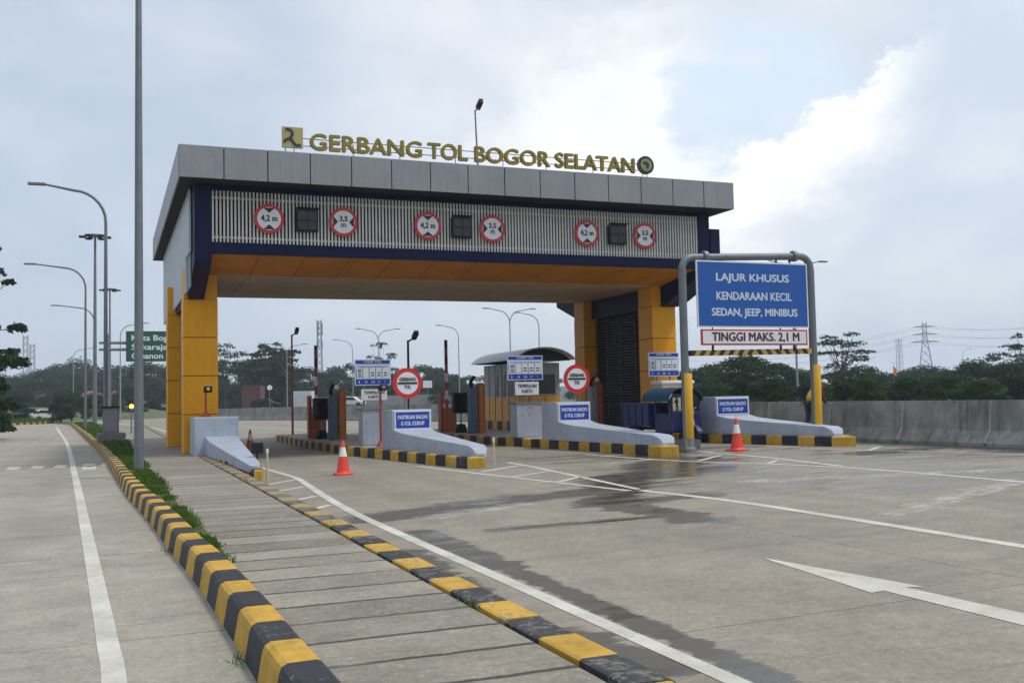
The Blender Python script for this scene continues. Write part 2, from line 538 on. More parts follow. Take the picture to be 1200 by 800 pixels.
def thing(name, label, cat, loc=(0, 0, 0), rz=0, group=None):
    o = bpy.data.objects.new(name, None)
    o.empty_display_size = .3
    COL.objects.link(o)
    o.location = loc
    o.rotation_euler = (0, 0, rz)
    return tag(o, label, cat, group)
def copy_tree(o, parent=None):
    c = o.copy()
    COL.objects.link(c)
    c.parent = parent
    for ch in [q for q in bpy.data.objects if q.parent == o]: copy_tree(ch, c)
    return c
def writing(mb, text, x0, x1, z0, z1, y, depth, m, bold=0.0):
    """lettering filling a box in the XZ plane, read from -Y"""
    cu = bpy.data.curves.new('lettering', 'FONT')
    cu.body = text
    cu.align_x = 'LEFT'
    cu.extrude = .5
    cu.resolution_u = 4
    ob = bpy.data.objects.new('lettering', cu)
    COL.objects.link(ob)
    dg = bpy.context.evaluated_depsgraph_get()
    me = bpy.data.meshes.new_from_object(ob.evaluated_get(dg))
    vs = np.array([q.co[:] for q in me.vertices])
    lo, hi = vs.min(0), vs.max(0)
    sc = (hi - lo)
    out = [(x0 + (q[0] - lo[0]) / sc[0] * (x1 - x0), y - (q[2] - lo[2]) / sc[2] * depth, z0 + (q[1] - lo[1]) / sc[1] * (z1 - z0)) for q in vs]
    fs = [tuple(p.vertices) for p in me.polygons]
    hgt = z1 - z0
    for i, (dx, dz) in enumerate(((0, 0),) + (((-1, 0), (1, 0), (0, .7), (0, -.7)) if bold else ())):
        mb.add([(a + dx * bold * hgt, b_ - i * depth * .04, c + dz * bold * hgt) for a, b_, c in out], fs, m)
    bpy.data.objects.remove(ob)
    bpy.data.curves.remove(cu)
    bpy.data.meshes.remove(me)
    return mb
def smoothpath(pts, n=8):
    P = [Vector(p) for p in pts]
    P = [P[0] * 2 - P[1]] + P + [P[-1] * 2 - P[-2]]
    out = []
    for i in range(1, len(P) - 2):
        for t in range(n):
            t = t / n
            a, b_, c_, d2 = P[i - 1], P[i], P[i + 1], P[i + 2]
            out.append(.5 * ((2 * b_) + (-a + c_) * t + (2 * a - 5 * b_ + 4 * c_ - d2) * t * t + (-a + 3 * b_ - 3 * c_ + d2) * t ** 3))
    out.append(P[-2])
    return out

# ------------------------------------------------------------------ ground sheets
mb = MB()
N = 40
ring = [(1400 * math.cos(2 * PI * i / N), 1400 * math.sin(2 * PI * i / N), -.06) for i in range(N)]
mb.add(ring, [tuple(range(N))], 'grassland')
tag(mb.build('ground'), kind='structure')

def strip(name, left, right, m, zfn, dz, kind='structure', sub=1, mats=None):
    mb = MB()
    for i in range(len(left) - 1):
        l0, l1, q0, q1 = left[i], left[i + 1], right[i], right[i + 1]
        for j in range(sub):
            a, b_ = j / sub, (j + 1) / sub
            pt = lambda l, q, t: (l[0] + (q[0] - l[0]) * t, l[1] + (q[1] - l[1]) * t)
            qs = [pt(l0, q0, a), pt(l0, q0, b_), pt(l1, q1, b_), pt(l1, q1, a)]
            mb.add([(x, y, zfn(x) + dz) for x, y in qs], [(0, 1, 2, 3)], m)
    return mb
# plaza: crossfall begins at X = 3.5 and ends at X = 18
WALL = smoothpath([(20.75, -14, 0), (20.75, 4, 0), (20.7, 20, 0), (20.7, 33, 0), (22.4, 42, 0), (23.4, 51, 0), (21.6, 63, 0), (18.6, 75, 0), (14.5, 92, 0), (9.6, 108, 0)], 8)
mb = MB()
ys = [-14, 0, 20, 40, 60, 80, 100, 120, 150]
lefts = [2.6, 2.6, 2.6, 2.6, 2.6, 2.2, .6, -2.5, -9]
xs = [3.5, 18, 26]
for i in range(len(ys) - 1):
    for a, b_ in ((None, 3.5), (3.5, 18), (18, 26)):
        l0 = lefts[i] if a is None else a
        l1 = lefts[i + 1] if a is None else a
        mb.add([(l0, ys[i], gz_(l0)), (b_, ys[i], gz_(b_)), (b_, ys[i + 1], gz_(b_)), (l1, ys[i + 1], gz_(l1))], [(0, 1, 2, 3)], 'plaza')
tag(mb.build('plaza_road'), kind='structure')
mb = MB()
KO = [(.86, -8), (.86, 0), (.86, 5), (.84, 6.5), (.83, 7.6), (.77, 10.2), (.67, 12.4), (.55, 15.9), (.29, 21.4), (-.10, 33.7), (-.75, 50), (-1.9, 75), (-3.35, 105)]
KO = [(p.x, p.y) for p in smoothpath([(a, b_, 0) for a, b_ in KO], 6)]
for (x0, y0), (x1, y1) in zip(KO[:-1], KO[1:]):
    mb.add([(-9, y0, 0), (x0 + .05, y0, 0), (x1 + .05, y1, 0), (-9, y1, 0)], [(0, 1, 2, 3)], 'sideroad')
mb.add([(-60, 84, .0), (-9, 84, 0), (-9, 105, 0), (-60, 112, 0)], [(0, 1, 2, 3)], 'sideroad')
mb.add([(-9, 105, 0), (-3.3, 105, 0), (-5.4, 119, 0), (-60, 112, 0)], [(0, 1, 2, 3)], 'sideroad')
tag(mb.build('side_road'), kind='structure')
# asphalt shoulder along the wall
mb = strip('', [(20.0, y) for y in range(-14, 31, 3)], [(20.9, y) for y in range(-14, 31, 3)], 'asphalt', gz_, .006)
tag(mb.build('road_shoulder'), kind='structure')
# sidewalk of short precast slabs, 0.2 m above the roads
mb = MB()
inner = [(x + .24, y) for x, y in KO if y <= 88]
for (x0, y0), (x1, y1) in zip(inner[:-1], inner[1:]):
    mb.add([(x0, y0, .2), (2.43, y0, .2), (2.43, y1, .2), (x1, y1, .2)], [(0, 1, 2, 3)], 'slabs')
    mb.add([(2.43, y0, .2), (2.43, y0, .05), (2.43, y1, .05), (2.43, y1, .2)], [(0, 1, 2, 3)], 'slabs')
    mb.add([(2.43, y0, .08), (2.50, y0, .08), (2.50, y1, .08), (2.43, y1, .08)], [(0, 1, 2, 3)], 'dark')  # dark strip painted in as the shadow inside the kerb gap
tag(mb.build('sidewalk'), kind='structure')

# painted markings
def line(name, pts, wd, dz=.004, sm=True):
    P = smoothpath([(a, b_, 0) for a, b_ in pts], 6) if sm and len(pts) > 2 else [Vector((a, b_, 0)) for a, b_ in pts]
    if not sm or len(pts) == 2:
        a, b_ = P[0], P[-1]
        n = max(2, int((b_ - a).length / 2))
        if len(pts) == 2: P = [a + (b_ - a) * (i / n) for i in range(n + 1)]
    L, Rr = [], []
    for i, p in enumerate(P):
        t = (P[min(i + 1, len(P) - 1)] - P[max(i - 1, 0)]).normalized()
        nx, ny = -t.y, t.x
        L.append((p.x + nx * wd / 2, p.y + ny * wd / 2))
        Rr.append((p.x - nx * wd / 2, p.y - ny * wd / 2))
    return strip(name, L, Rr, 'linepaint', gz_, dz, sub=2)
def marking(mbs, name='lane_marking'):
    o = MB()
    for q in mbs: o.add(q.v, q.f, 'linepaint')
    return tag(o.build(name), kind='structure')
marking([line('', [(.06, -6), (.05, 4), (.035, 6.85), (.0, 7.9), (-.09, 10.3), (-.3, 15.7), (-.82, 28.8), (-1.8, 52), (-3.3, 80), (-4.3, 98)], .15)], 'edge_line')
marking([line('', [(3.42, -4), (3.43, 2), (3.44, 6), (3.45, 9), (3.45, 12), (3.48, 15), (3.62, 18), (3.82, 21), (3.93, 23), (3.82, 26), (3.72, 30), (3.72, 45), (3.5, 70), (2.5, 95), (-1, 125)], .15)], 'edge_line')
marking([line('', [(8.6, -4), (8.62, 4), (8.66, 8), (8.72, 10.5), (8.72, 12.9), (8.46, 15.2)], .18)], 'lane_line')
marking([line('', [(7.15, 24.2), (7.6, 20.3), (8.28, 15.3)], .13, sm=False), line('', [(9.3, 23.5), (9.2, 21.8), (8.52, 15.4)], .13, sm=False),
         line('', [(7.75, 21.2), (9.1, 22.3)], .14), line('', [(7.75, 19.4), (8.95, 20.2)], .14), line('', [(8.05, 17.7), (8.85, 18.4)], .14)], 'gore_marking')
marking([line('', [(2.83, 21.2), (3.80, 22.4)], .13), line('', [(2.83, 19.55), (3.66, 20.5)], .13), line('', [(2.88, 17.6), (3.50, 18.35)], .13), line('', [(2.98, 16.05), (3.42, 16.65)], .13)], 'hatch_marking')
marking([line('', [(12.0, 24.6), (12.45, 20.6), (13.75, 16.4), (13.75, 10), (13.75, 0)], .14), line('', [(14.6, 24), (14.5, 20.4), (13.95, 16.6)], .13),
         line('', [(12.75, 20.2), (14.2, 21.4)], .13), line('', [(13.2, 18.2), (14.1, 19.0)], .13)], 'gore_marking')
marking([line('', [(17.0, 25), (17.3, 20.6), (18.4, 16.8), (18.6, 8)], .12), line('', [(17.5, 19.9), (18.8, 20.9)], .13)], 'gore_marking')
marking([line('', [(3.0, 60), (4.6, 72), (8.4, 88), (9.6, 96)], .2), line('', [(5.4, 62), (7.5, 78), (11, 90)], .2), line('', [(2.2, 95), (1.2, 104), (-2, 122)], .2),
         line('', [(10.5, 52), (9.6, 70), (5.6, 98)], .14), line('', [(15.2, 50), (14.5, 70), (9, 98)], .14)], 'lane_line')
ar = [(6.11, 8.56), (5.83, 6.66), (5.97, 6.68), (5.92, 4.9), (5.9, 2.0), (6.2, 2.0), (6.24, 5.2), (6.21, 6.69), (6.35, 6.62)]
mb = MB()
mb.add([(x, y, gz_(x) + .004) for x, y in ar], [(0, 1, 2), (0, 2, 7), (0, 7, 8), (2, 3, 6, 7), (3, 4, 5, 6)], 'linepaint')
tag(mb.build('arrow_marking'), kind='structure')
mb = MB()
for i in range(6):
    x = -3.3 + i * .62
    if i == 4: x += .12
    mb.add([(x, 31.5, .004), (x + .32, 31.2, .004), (x + .34, 32.7, .004), (x + .02, 33.0, .004)], [(0, 1, 2, 3)], 'linepaint')
mb.add([(-.66, 29.9, .004), (-.30, 29.7, .004), (-.32, 31.6, .004), (-.7, 31.8, .004)], [(0, 1, 2, 3)], 'linepaint')
tag(mb.build('give_way_marking'), kind='structure')

# ------------------------------------------------------------------ striped kerbs
def resample(path, seg):
    out = [path[0]]
    acc = 0
    for a, b_ in zip(path[:-1], path[1:]):
        L = math.dist(a, b_)
        t = 0
        while acc + L - t >= seg:
            t += seg - acc
            acc = 0
            out.append((a[0] + (b_[0] - a[0]) * t / L, a[1] + (b_[1] - a[1]) * t / L))
        acc += L - t
    return out
def kerb_run(path, prof, seg, first=0, z=0.0, worn=False):
    """blocks along a path; prof = (sideways offset, height) pairs, sideways to the right of travel"""
    P = resample(path, seg)
    mb = MB()
    rows = []
    for i, p in enumerate(P):
        a, b_ = P[max(i - 1, 0)], P[min(i + 1, len(P) - 1)]
        L = math.dist(a, b_)
        nx, ny = (b_[1] - a[1]) / L, -(b_[0] - a[0]) / L
        rows.append([(p[0] + nx * o, p[1] + ny * o, z + h) for o, h in prof])
    n = len(prof)
    for i in range(len(P) - 1):
        jit = random.uniform(-.006, .006)
        g = .004
        A = [Vector(q) for q in rows[i]]
        B = [Vector(q) for q in rows[i + 1]]
        a2 = [q.lerp(w_, g) + Vector((0, 0, jit if q.z > z + .05 else 0)) for q, w_ in zip(A, B)]
        b2 = [w_.lerp(q, g) + Vector((0, 0, jit if q.z > z + .05 else 0)) for q, w_ in zip(A, B)]
        fs = [(j, j + 1, j + 1 + n, j + n) for j in range(n - 1)] + [tuple(range(n)), tuple(range(2 * n - 1, n - 1, -1))]
        mb.add(a2 + b2, fs, ('yellowfaded' if worn else 'yellowpaint') if (i + first) % 2 else ('blackfaded' if worn else 'blackpaint'))
    return mb
PROF = [(-.0, -.02), (.035, .19), (.05, .225), (.085, .245), (.25, .245), (.275, .235), (.29, .19), (.29, -.02)]
tag(kerb_run(KO, PROF, .575, 1).build('kerb', smooth=False), kind='structure')
RK = [(2.475, -8), (2.475, 90)]
PROF2 = [(.0, .1), (.0, .205), (.02, .215), (.25, .215), (.285, .195), (.33, -.03), (.0, -.03)]
tag(kerb_run(RK, PROF2, .575, 0, 0, True).build('kerb'), kind='structure')
FK = [(p.x, p.y) for p in smoothpath([(-40, 106, 0), (-20, 107, 0), (-11, 112, 0), (-7.2, 123, 0), (-5.2, 133, 0)], 8)]
tag(kerb_run(FK[::-1], [(0, -.05), (0, .2), (.3, .2), (.3, -.05)], 1.0, 0, .0).build('kerb'), kind='structure')

# ------------------------------------------------------------------ concrete wall on the right (runs on behind the gate)
mb = MB()
prof = [(-.34, 0), (-.34, .10), (-.13, .42), (-.05, 1.17), (.18, 1.17), (.22, .2), (.22, -.1)]
acc = 0.0
Wp = resample([(p.x, p.y) for p in WALL], 1.0)
rows = []
for i, p in enumerate(Wp):
    a, b_ = Wp[max(i - 1, 0)], Wp[min(i + 1, len(Wp) - 1)]
    L = math.dist(a, b_)
    nx, ny = (b_[1] - a[1]) / L, -(b_[0] - a[0]) / L
    zb = gz_(min(p[0], 18)) - .01
    rows.append([(p[0] + nx * o, p[1] + ny * o, zb + h) for o, h in prof])
for i in range(len(rows) - 1):
    A = [Vector(q) for q in rows[i]]
    B = [Vector(q) for q in rows[i + 1]]
    g = .018
    if i % 3 == 0: A = [q.lerp(w_, g) for q, w_ in zip(A, B)]
    if i % 3 == 2: B = [w_.lerp(q, g) for q, w_ in zip(A, B)]
    n = len(prof)
    fs = [(j, j + 1, j + 1 + n, j + n) for j in range(n - 1)]
    if i % 3 == 0: fs.append(tuple(range(n)))
    if i % 3 == 2: fs.append(tuple(range(2 * n - 1, n - 1, -1)))
    mb.add(A + B, fs, 'wallconc')
wall = tag(mb.build('concrete_wall'), 'long stained grey concrete safety wall bounding the toll plaza on its far side', 'wall')
mb = MB()
for i in range(0, len(rows) - 1, 3):
    A = [Vector(q) for q in rows[i]]
    t = (Vector(rows[i + 1][0]) - A[0]).normalized()
    seg = []
    for q in A[1:4]: seg.append(q + Vector((-.008, 0, 0)))
    for q0, q1 in zip(seg[:-1], seg[1:]):
        mb.add([q0 - t * .04, q0 + t * .04, q1 + t * .04, q1 - t * .04], [(0, 1, 2, 3)], 'concrete')
tag(mb.build('joint_strip', wall))

# ------------------------------------------------------------------ toll gate
GO = (11, 36, 0)
gate = thing('toll_gate', 'wide toll gate with grey roof, white louvre band and orange columns', 'toll gate', GO)
def gp(mb, name, parent=gate, **k): return mb.build(name, parent, off=GO, **k)
X0, X1, Y0, Y1, Z0, Z1 = 1.82, 20.18, 29.1, 46.6, 8.07, 8.99
mb = MB()
mb.box(X0 + .05, X1 - .05, Y0 + .05, Y1 - .05, Z0 + .01, Z1 - .03, 'eave')
mb.box(X0 + .06, X1 - .06, Y0 + .06, Y1 - .06, Z1 - .03, Z1 - .005, 'steel')
roof = gp(mb, 'roof')
mb = MB()
n = 15
for i in range(n):
    a, b_ = X0 + (X1 - X0) * i / n, X0 + (X1 - X0) * (i + 1) / n
    j = random.uniform(-.006, .006)
    mb.box(a + .014, b_ - .014, Y0 + j, Y0 + .045, Z0, Z1, 'fascia')
    mb.box(a + .014, b_ - .014, Y1 - .045, Y1, Z0, Z1, 'fascia')
for i in range(14):
    a, b_ = Y0 + .05 + (Y1 - Y0 - .1) * i / 14, Y0 + .05 + (Y1 - Y0 - .1) * (i + 1) / 14
    for x in (X0, X1 - .045): mb.box(x, x + .045, a + .01, b_ - .01, Z0, Z1, 'fascia')
gp(mb, 'fascia', roof, bevel=.006)
# upper box body and louvre band
mb = MB()
mb.box(2.79, 19.21, 30.14, 41.9, 6.12, 8.06, 'louvre_dark')
gp(mb, 'body')
mb = MB()
for i in range(156):
    x = 2.82 + 16.36 * i / 155
    mb.box(x - .026, x + .026, 29.99, 30.05, 6.41, 7.915, 'louvre')
for z in (6.56, 7.72): mb.box(2.79, 19.21, 30.052, 30.085, z - .03, z + .03, 'louvre')
gp(mb, 'louvre_screen')
mb = MB()
fin = [(29.97, 8.065), (29.97, 5.82), (32.45, 4.985), (39.6, 4.985), (42.05, 5.82), (42.05, 8.065)]
mb.prism(fin, 2.3, 2.78, 'navy')
mb.prism(fin, 19.22, 19.7, 'navy')
mb.prism([(29.93, 7.5), (29.93, 5.9), (32.5, 5.02), (39.5, 5.02), (42, 5.8), (42, 7.5)], 19.705, 20.1, 'navy')
mb.box(2.785, 19.215, 29.98, 30.12, 6.07, 6.405, 'navy')
mb.box(2.785, 19.215, 29.98, 30.12, 7.92, 8.065, 'navy')
gp(mb, 'blue_frame', bevel=.012)
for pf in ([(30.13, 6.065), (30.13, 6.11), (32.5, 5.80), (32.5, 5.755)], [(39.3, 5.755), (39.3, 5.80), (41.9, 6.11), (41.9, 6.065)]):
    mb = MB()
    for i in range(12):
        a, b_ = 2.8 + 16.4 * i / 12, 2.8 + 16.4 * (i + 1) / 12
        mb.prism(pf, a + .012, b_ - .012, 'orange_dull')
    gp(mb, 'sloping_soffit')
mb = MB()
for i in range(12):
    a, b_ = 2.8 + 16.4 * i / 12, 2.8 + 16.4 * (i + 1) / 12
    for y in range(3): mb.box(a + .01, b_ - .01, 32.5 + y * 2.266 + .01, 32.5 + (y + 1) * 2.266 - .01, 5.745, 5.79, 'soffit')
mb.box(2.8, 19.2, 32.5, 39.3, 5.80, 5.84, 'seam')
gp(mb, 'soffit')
for x0, nm in ((2.2, 1), (19.74, -1)):
    mb = MB()
    y = 30.7
    while y < 45.4:
        mb.box(x0, x0 + .06, y, y + .15, (5.15 if y > 32 else 6.2), 8.06, 'cladding')
        y += .21
    mb.box(x0 + .062, x0 + .09, 31, 45, 5.2, 8.05, 'steel')
    if nm == 1: gp(mb, 'side_cladding')
for cx0, cx1, topx0, topx1, yy0, yy1, zb in ((2.17, 3.2, 2.17, 3.2, 32.64, 33.7, .2), (2.0, 3.05, 2.0, 3.05, 38.45, 39.4, .2), (18.83, 19.83, 18.83, 19.33, 32.64, 33.7, .25), (18.83, 19.83, 18.83, 19.4, 38.45, 39.4, .25)):
    mb = MB()
    mb.box(cx0 + .03, cx1 - .03, yy0 + .03, yy1 - .03, zb - .2, 5.0, 'seam')
    z = 5.0
    while z > zb + .1:
        z2 = max(z - 1.2, zb)
        mb.box(cx0, cx1, yy0, yy1, z2 + .012, z - .012, 'orange')
        z -= 1.2
    ztop = 6.0 if cx0 < 10 else 5.74
    mb.box(topx0 + .012, topx1 - .012, yy0 + .012, yy1 - .012, 5.0, ztop, 'orange')
    gp(mb, 'column', bevel=.008)
mb = MB()
mb.box(2.45, 2.9, 33.7, 38.45, .2, 5.0, 'steel')
for y in (34.9, 36.1, 37.3): mb.box(2.43, 2.46, y, y + .03, .2, 5, 'dark')
gp(mb, 'side_wall')
mb = MB()
mb.box(19.5, 19.6, 33.7, 38.45, .25, 5.0, 'grille_dark')
z = .35
while z < 4.9:
    mb.prism([(19.36, z), (19.49, z + .055), (19.49, z + .085), (19.36, z + .03)], 33.72, 38.43, 'grille', 'y')
    z += .115
for y in (34.9, 36.1, 37.3): mb.box(19.33, 19.36, y, y + .05, .3, 4.95, 'grille')
gp(mb, 'side_grille')

# rooftop lettering
SG = (11, 29.4, 8.985)
rs = thing('rooftop_sign', 'gold letters GERBANG TOL BOGOR SELATAN on rails along the gate roof', 'sign', SG)
mb = MB()
for z in (9.27, 9.49): mb.tube([(5.3, 29.44, z), (16.6, 29.44, z)], .014, 'steel', 6)
for x in (4.83, 5.08, 6.85, 8.3, 10.1, 11.7, 13.2, 14.9, 16.78, 16.95): mb.tube([(x, 29.44, 8.985), (x, 29.44, 9.45)], .014, 'steel', 6)
mb.build('support_rail', rs, off=SG)
for t, a, b_ in (('GERBANG', 5.54, 8.96), ('TOL', 9.18, 10.46), ('BOGOR', 10.72, 13.29), ('SELATAN', 13.50, 16.40)):
    mb = MB()
    writing(mb, t, a, b_, 9.145, 9.63, 29.41, .10, 'gold', .038)
    mb.build('lettering', rs, off=SG)
mb = MB()
mb.box(4.72, 5.33, 29.34, 29.42, 9.17, 9.79, 'gold_pale')
sq = mb.build('square_emblem', rs, off=SG, bevel=.01)
mb = MB()
def ribbon(mb, pts, wd, y, m, depth=.02):
    P = smoothpath([(a, 0, c) for a, c in pts], 8)
    for i in range(len(P) - 1):
        t0 = (P[min(i + 1, len(P) - 1)] - P[max(i - 1, 0)]).normalized()
        t1 = (P[min(i + 2, len(P) - 1)] - P[i]).normalized()
        q = []
        for p, t in ((P[i], t0), (P[i + 1], t1)):
            nrm = Vector((-t.z, 0, t.x)) * wd / 2
            q += [p + nrm, p - nrm]
        mb.add([(p.x, y, p.z) for p in (q[0], q[1], q[3], q[2])] + [(p.x, y + depth, p.z) for p in (q[0], q[1], q[3], q[2])],
               [(0, 1, 2, 3), (7, 6, 5, 4), (0, 4, 5, 1), (2, 6, 7, 3), (1, 5, 6, 2), (3, 7, 4, 0)], m)
ribbon(mb, [(4.82, 9.72), (4.98, 9.68), (5.02, 9.55), (4.95, 9.46)], .07, 29.318, 'emblem_dark')
ribbon(mb, [(4.77, 9.33), (4.86, 9.41), (4.97, 9.42), (5.04, 9.34), (5.12, 9.25), (5.26, 9.26)], .075, 29.318, 'emblem_dark')
mb.build('emblem_mark', sq, off=SG)
mb = MB()
mb.lathe([(.31, 29.34), (.31, 29.42)], (16.86, 0, 9.45), 'emblem_dark', 32, 'y')
rd = mb.build('round_emblem', rs, off=SG)
mb = MB()
mb.lathe([(.215, 29.318), (.215, 29.335)], (16.86, 0, 9.45), 'olive', 32, 'y')
ribbon(mb, [(16.76, 9.50), (16.84, 9.52), (16.92, 9.47), (16.90, 9.36)], .085, 29.30, 'emblem_dark')
mb.build('emblem_mark', rd, off=SG)

def cctv(name, label, x, y, z0, h, m='steel', r=.045, lean=0, arm=(.18, .12), lamp=False, group=None):
    t = thing(name, label, 'camera pole', (x, y, z0), 0, group)
    MB().tube([(0, 0, 0), (lean, 0, h)], [r, r * .75], m, 10).build('pole', t, smooth=True)
    mb = MB()
    mb.tube([(lean, 0, h - .05), (lean + arm[0] * .5, -.02, h + arm[1] * .3), (lean + arm[0], -.04, h + arm[1])], r * .55, m, 8)
    mb.build('arm', t, smooth=True)
    T = Matrix.Translation((lean + arm[0], -.06, h + arm[1] + .05)) @ Matrix.Rotation(RAD(-25), 4, 'X')
    mb = MB()
    mb.box(-.07, .07, -.22, .16, -.06, .06, 'dark', T)
    mb.box(-.08, .08, -.26, .12, .062, .075, 'signwhite', T)
    mb.build('camera_head', t, bevel=.012)
    return t
cctv('camera_pole', 'thin grey camera pole standing behind the gold roof letters', 11.28, 30.6, 8.985, 2.2, r=.035, lean=-.07, arm=(.13, .1))

def round_disc(mb, c, r, rim, y):
    mb.lathe([(r, y), (r, y + .03)], (c[0], 0, c[1]), 'signred', 40, 'y')
    mb.lathe([(r - rim, y - .006), (r - rim, y - .001)], (c[0], 0, c[1]), 'signwhite', 40, 'y')
lab = {(0, 'h'): 'round 4.2 m height limit sign on the louvres, nearest the left end', (1, 'h'): 'round 4.2 m height limit sign at the middle of the louvre band', (2, 'h'): 'round 4.2 m height limit sign above the third lane',
       (0, 'w'): 'round width limit sign with side arrows, first from the left on louvres', (1, 'w'): 'round width limit sign with side arrows, middle one on louvres', (2, 'w'): 'round width limit sign with side arrows, nearest the right end'}
for i, (xh, xb, xw) in enumerate(((4.41, 5.52, 6.63), (9.30, 10.41, 11.47), (14.85, 15.98, 17.06))):
    for x, kd in ((xh, 'h'), (xw, 'w')):
        t = thing('height_limit_sign' if kd == 'h' else 'width_limit_sign', lab[(i, kd)], 'road sign', (x, 29.93, 7.14), 0, 'limit signs on the louvre band')
        mb = MB()
        mb.lathe([(.44, -.03), (.44, .0)], (0, 0, 0), 'signred', 40, 'y')
        mb.tube([(0, 0, .1), (0, .08, .1)], .03, 'steel', 6)
        mb.build('rim', t)
        mb = MB()
        mb.lathe([(.345, -.038), (.345, -.031)], (0, 0, 0), 'signwhite', 40, 'y')
        mb.build('face', t)
        mb = MB()
        for s in (1, -1):
            if kd == 'h': pts = [(-.17, s * .32), (.17, s * .32), (0, s * .17)]
            else: pts = [(s * .32, -.17), (s * .32, .17), (s * .17, 0)]
            mb.prism(pts, -.044, -.039, 'signblack', 'y')
        if kd == 'h': writing(mb, '4,2 m', -.235, .235, -.10, .10, -.040, .005, 'signblack', .045)
        else:
            writing(mb, '3,5', -.12, .12, .0, .18, -.040, .005, 'signblack', .045)
            writing(mb, 'm', -.07, .07, -.16, -.05, -.040, .005, 'signblack', .045)
        mb.build('lettering', t)
    t = thing('lane_signal', ['dark lane signal box on the louvres at the left lane', 'dark lane signal box on the louvres over the middle lane', 'dark lane signal box on the louvres over the right lane'][i], 'lane signal', (xb, 29.94, 7.12), 0, 'lane signal boxes on the louvre band')
    mb = MB()
    mb.box(-.33, .33, -.13, .03, -.32, .33, 'dark')
    mb.build('housing', t, bevel=.012)
    mb = MB()
    for a in (-.29, .0):
        for z in (-.28, .01): mb.box(a + .01, a + .28, -.137, -.131, z + .01, z + .27, 'screen')
    mb.build('screen', t)
    mb = MB()
    mb.prism([(-.13, .33), (-.24, .37), (-.24, .38), (-.13, .345)], -.34, .34, 'dark')
    mb.build('hood', t)

# ------------------------------------------------------------------ toll islands
IH = .27
def island(label, poly, start=0):
    zt = gz_(sum(p[0] for p in poly) / len(poly))
    o = tag(bpy.data.objects.new('toll_island', None), label, 'toll island', 'toll islands with striped kerbs')
    COL.objects.link(o)
    o.location = (poly[0][0], poly[0][1], 0)
    off = (poly[0][0], poly[0][1], 0)
    mb = MB()
    n = len(poly)
    ctr = Vector((sum(p[0] for p in poly) / n, sum(p[1] for p in poly) / n))
    pts = resample(list(poly) + [poly[0]], .02)
    # split each edge into blocks so that corners stay sharp
    P = []
    for i in range(n):
        a, b_ = poly[i], poly[(i + 1) % n]
        L = math.dist(a, b_)
        kk = max(1, round(L / .58))
        for j in range(kk): P.append((a[0] + (b_[0] - a[0]) * j / kk, a[1] + (b_[1] - a[1]) * j / kk))
    N = len(P)
    def inward(i, wd):
        a, p, b_ = P[i - 1], P[i], P[(i + 1) % N]
        n1 = Vector((-(p[1] - a[1]), p[0] - a[0])).normalized()
        n2 = Vector((-(b_[1] - p[1]), b_[0] - p[0])).normalized()
        q = (n1 + n2)
        q = q / max(q.length_squared, .5) * 2
        return (p[0] + q.x * wd, p[1] + q.y * wd)
    for i in range(N):
        j = (i + 1) % N
        a, b_ = P[i], P[j]
        c1, c2 = inward(i, .03), inward(j, .03)
        d1, d2 = inward(i, .17), inward(j, .17)
        za, zb = gz_(a[0]), gz_(b_[0])
        mb.add([(a[0], a[1], za - .03), (b_[0], b_[1], zb - .03), (b_[0], b_[1], zb + IH - .03), (a[0], a[1], za + IH - .03),
                (c1[0], c1[1], za + IH), (c2[0], c2[1], zb + IH), (d1[0], d1[1], za + IH), (d2[0], d2[1], zb + IH)],
               [(0, 1, 2, 3), (3, 2, 5, 4), (4, 5, 7, 6)], 'yellowpaint' if (i + start) % 2 == 0 else 'blackpaint')
    mb.build('kerb', o, off=off)
    mb = MB()
    ins = [inward(i, .165) for i in range(N)]
    mb.add([(x, y, gz_(x) + IH - .004) for x, y in ins] + [(ctr.x, ctr.y, gz_(ctr.x) + IH - .004)], [(i, (i + 1) % N, N) for i in range(N)], 'concrete')
    mb.build('top', o, off=off)
    return o
# polygons run counter-clockwise seen from above
island('small toll island with striped kerb under the left orange column', [(2.93, 22.35), (3.12, 22.4), (3.52, 25.5), (3.52, 41.5), (2.78, 41.5), (2.74, 26.5)], 0)
island('narrow striped toll island between the two small traffic cones', [(7.82, 22.35), (8.22, 22.2), (8.75, 24.2), (9.15, 28), (9.2, 44.5), (6.75, 44.5), (6.72, 36), (6.85, 30.8), (7.3, 26.5)], 0)
island('middle striped toll island ending beside the height gantry', [(12.95, 22.2), (13.38, 22.05), (13.9, 24.5), (14.2, 28), (14.3, 42), (11.9, 42), (11.95, 34.5), (12.12, 31.5), (12.62, 26.3)], 0)
island('striped toll island under the blue height gantry by the concrete wall', [(17.95, 21.8), (18.42, 21.4), (19.5, 23.2), (20.2, 27), (20.2, 41), (17.6, 41), (17.0, 32), (16.95, 26.2)], 0)

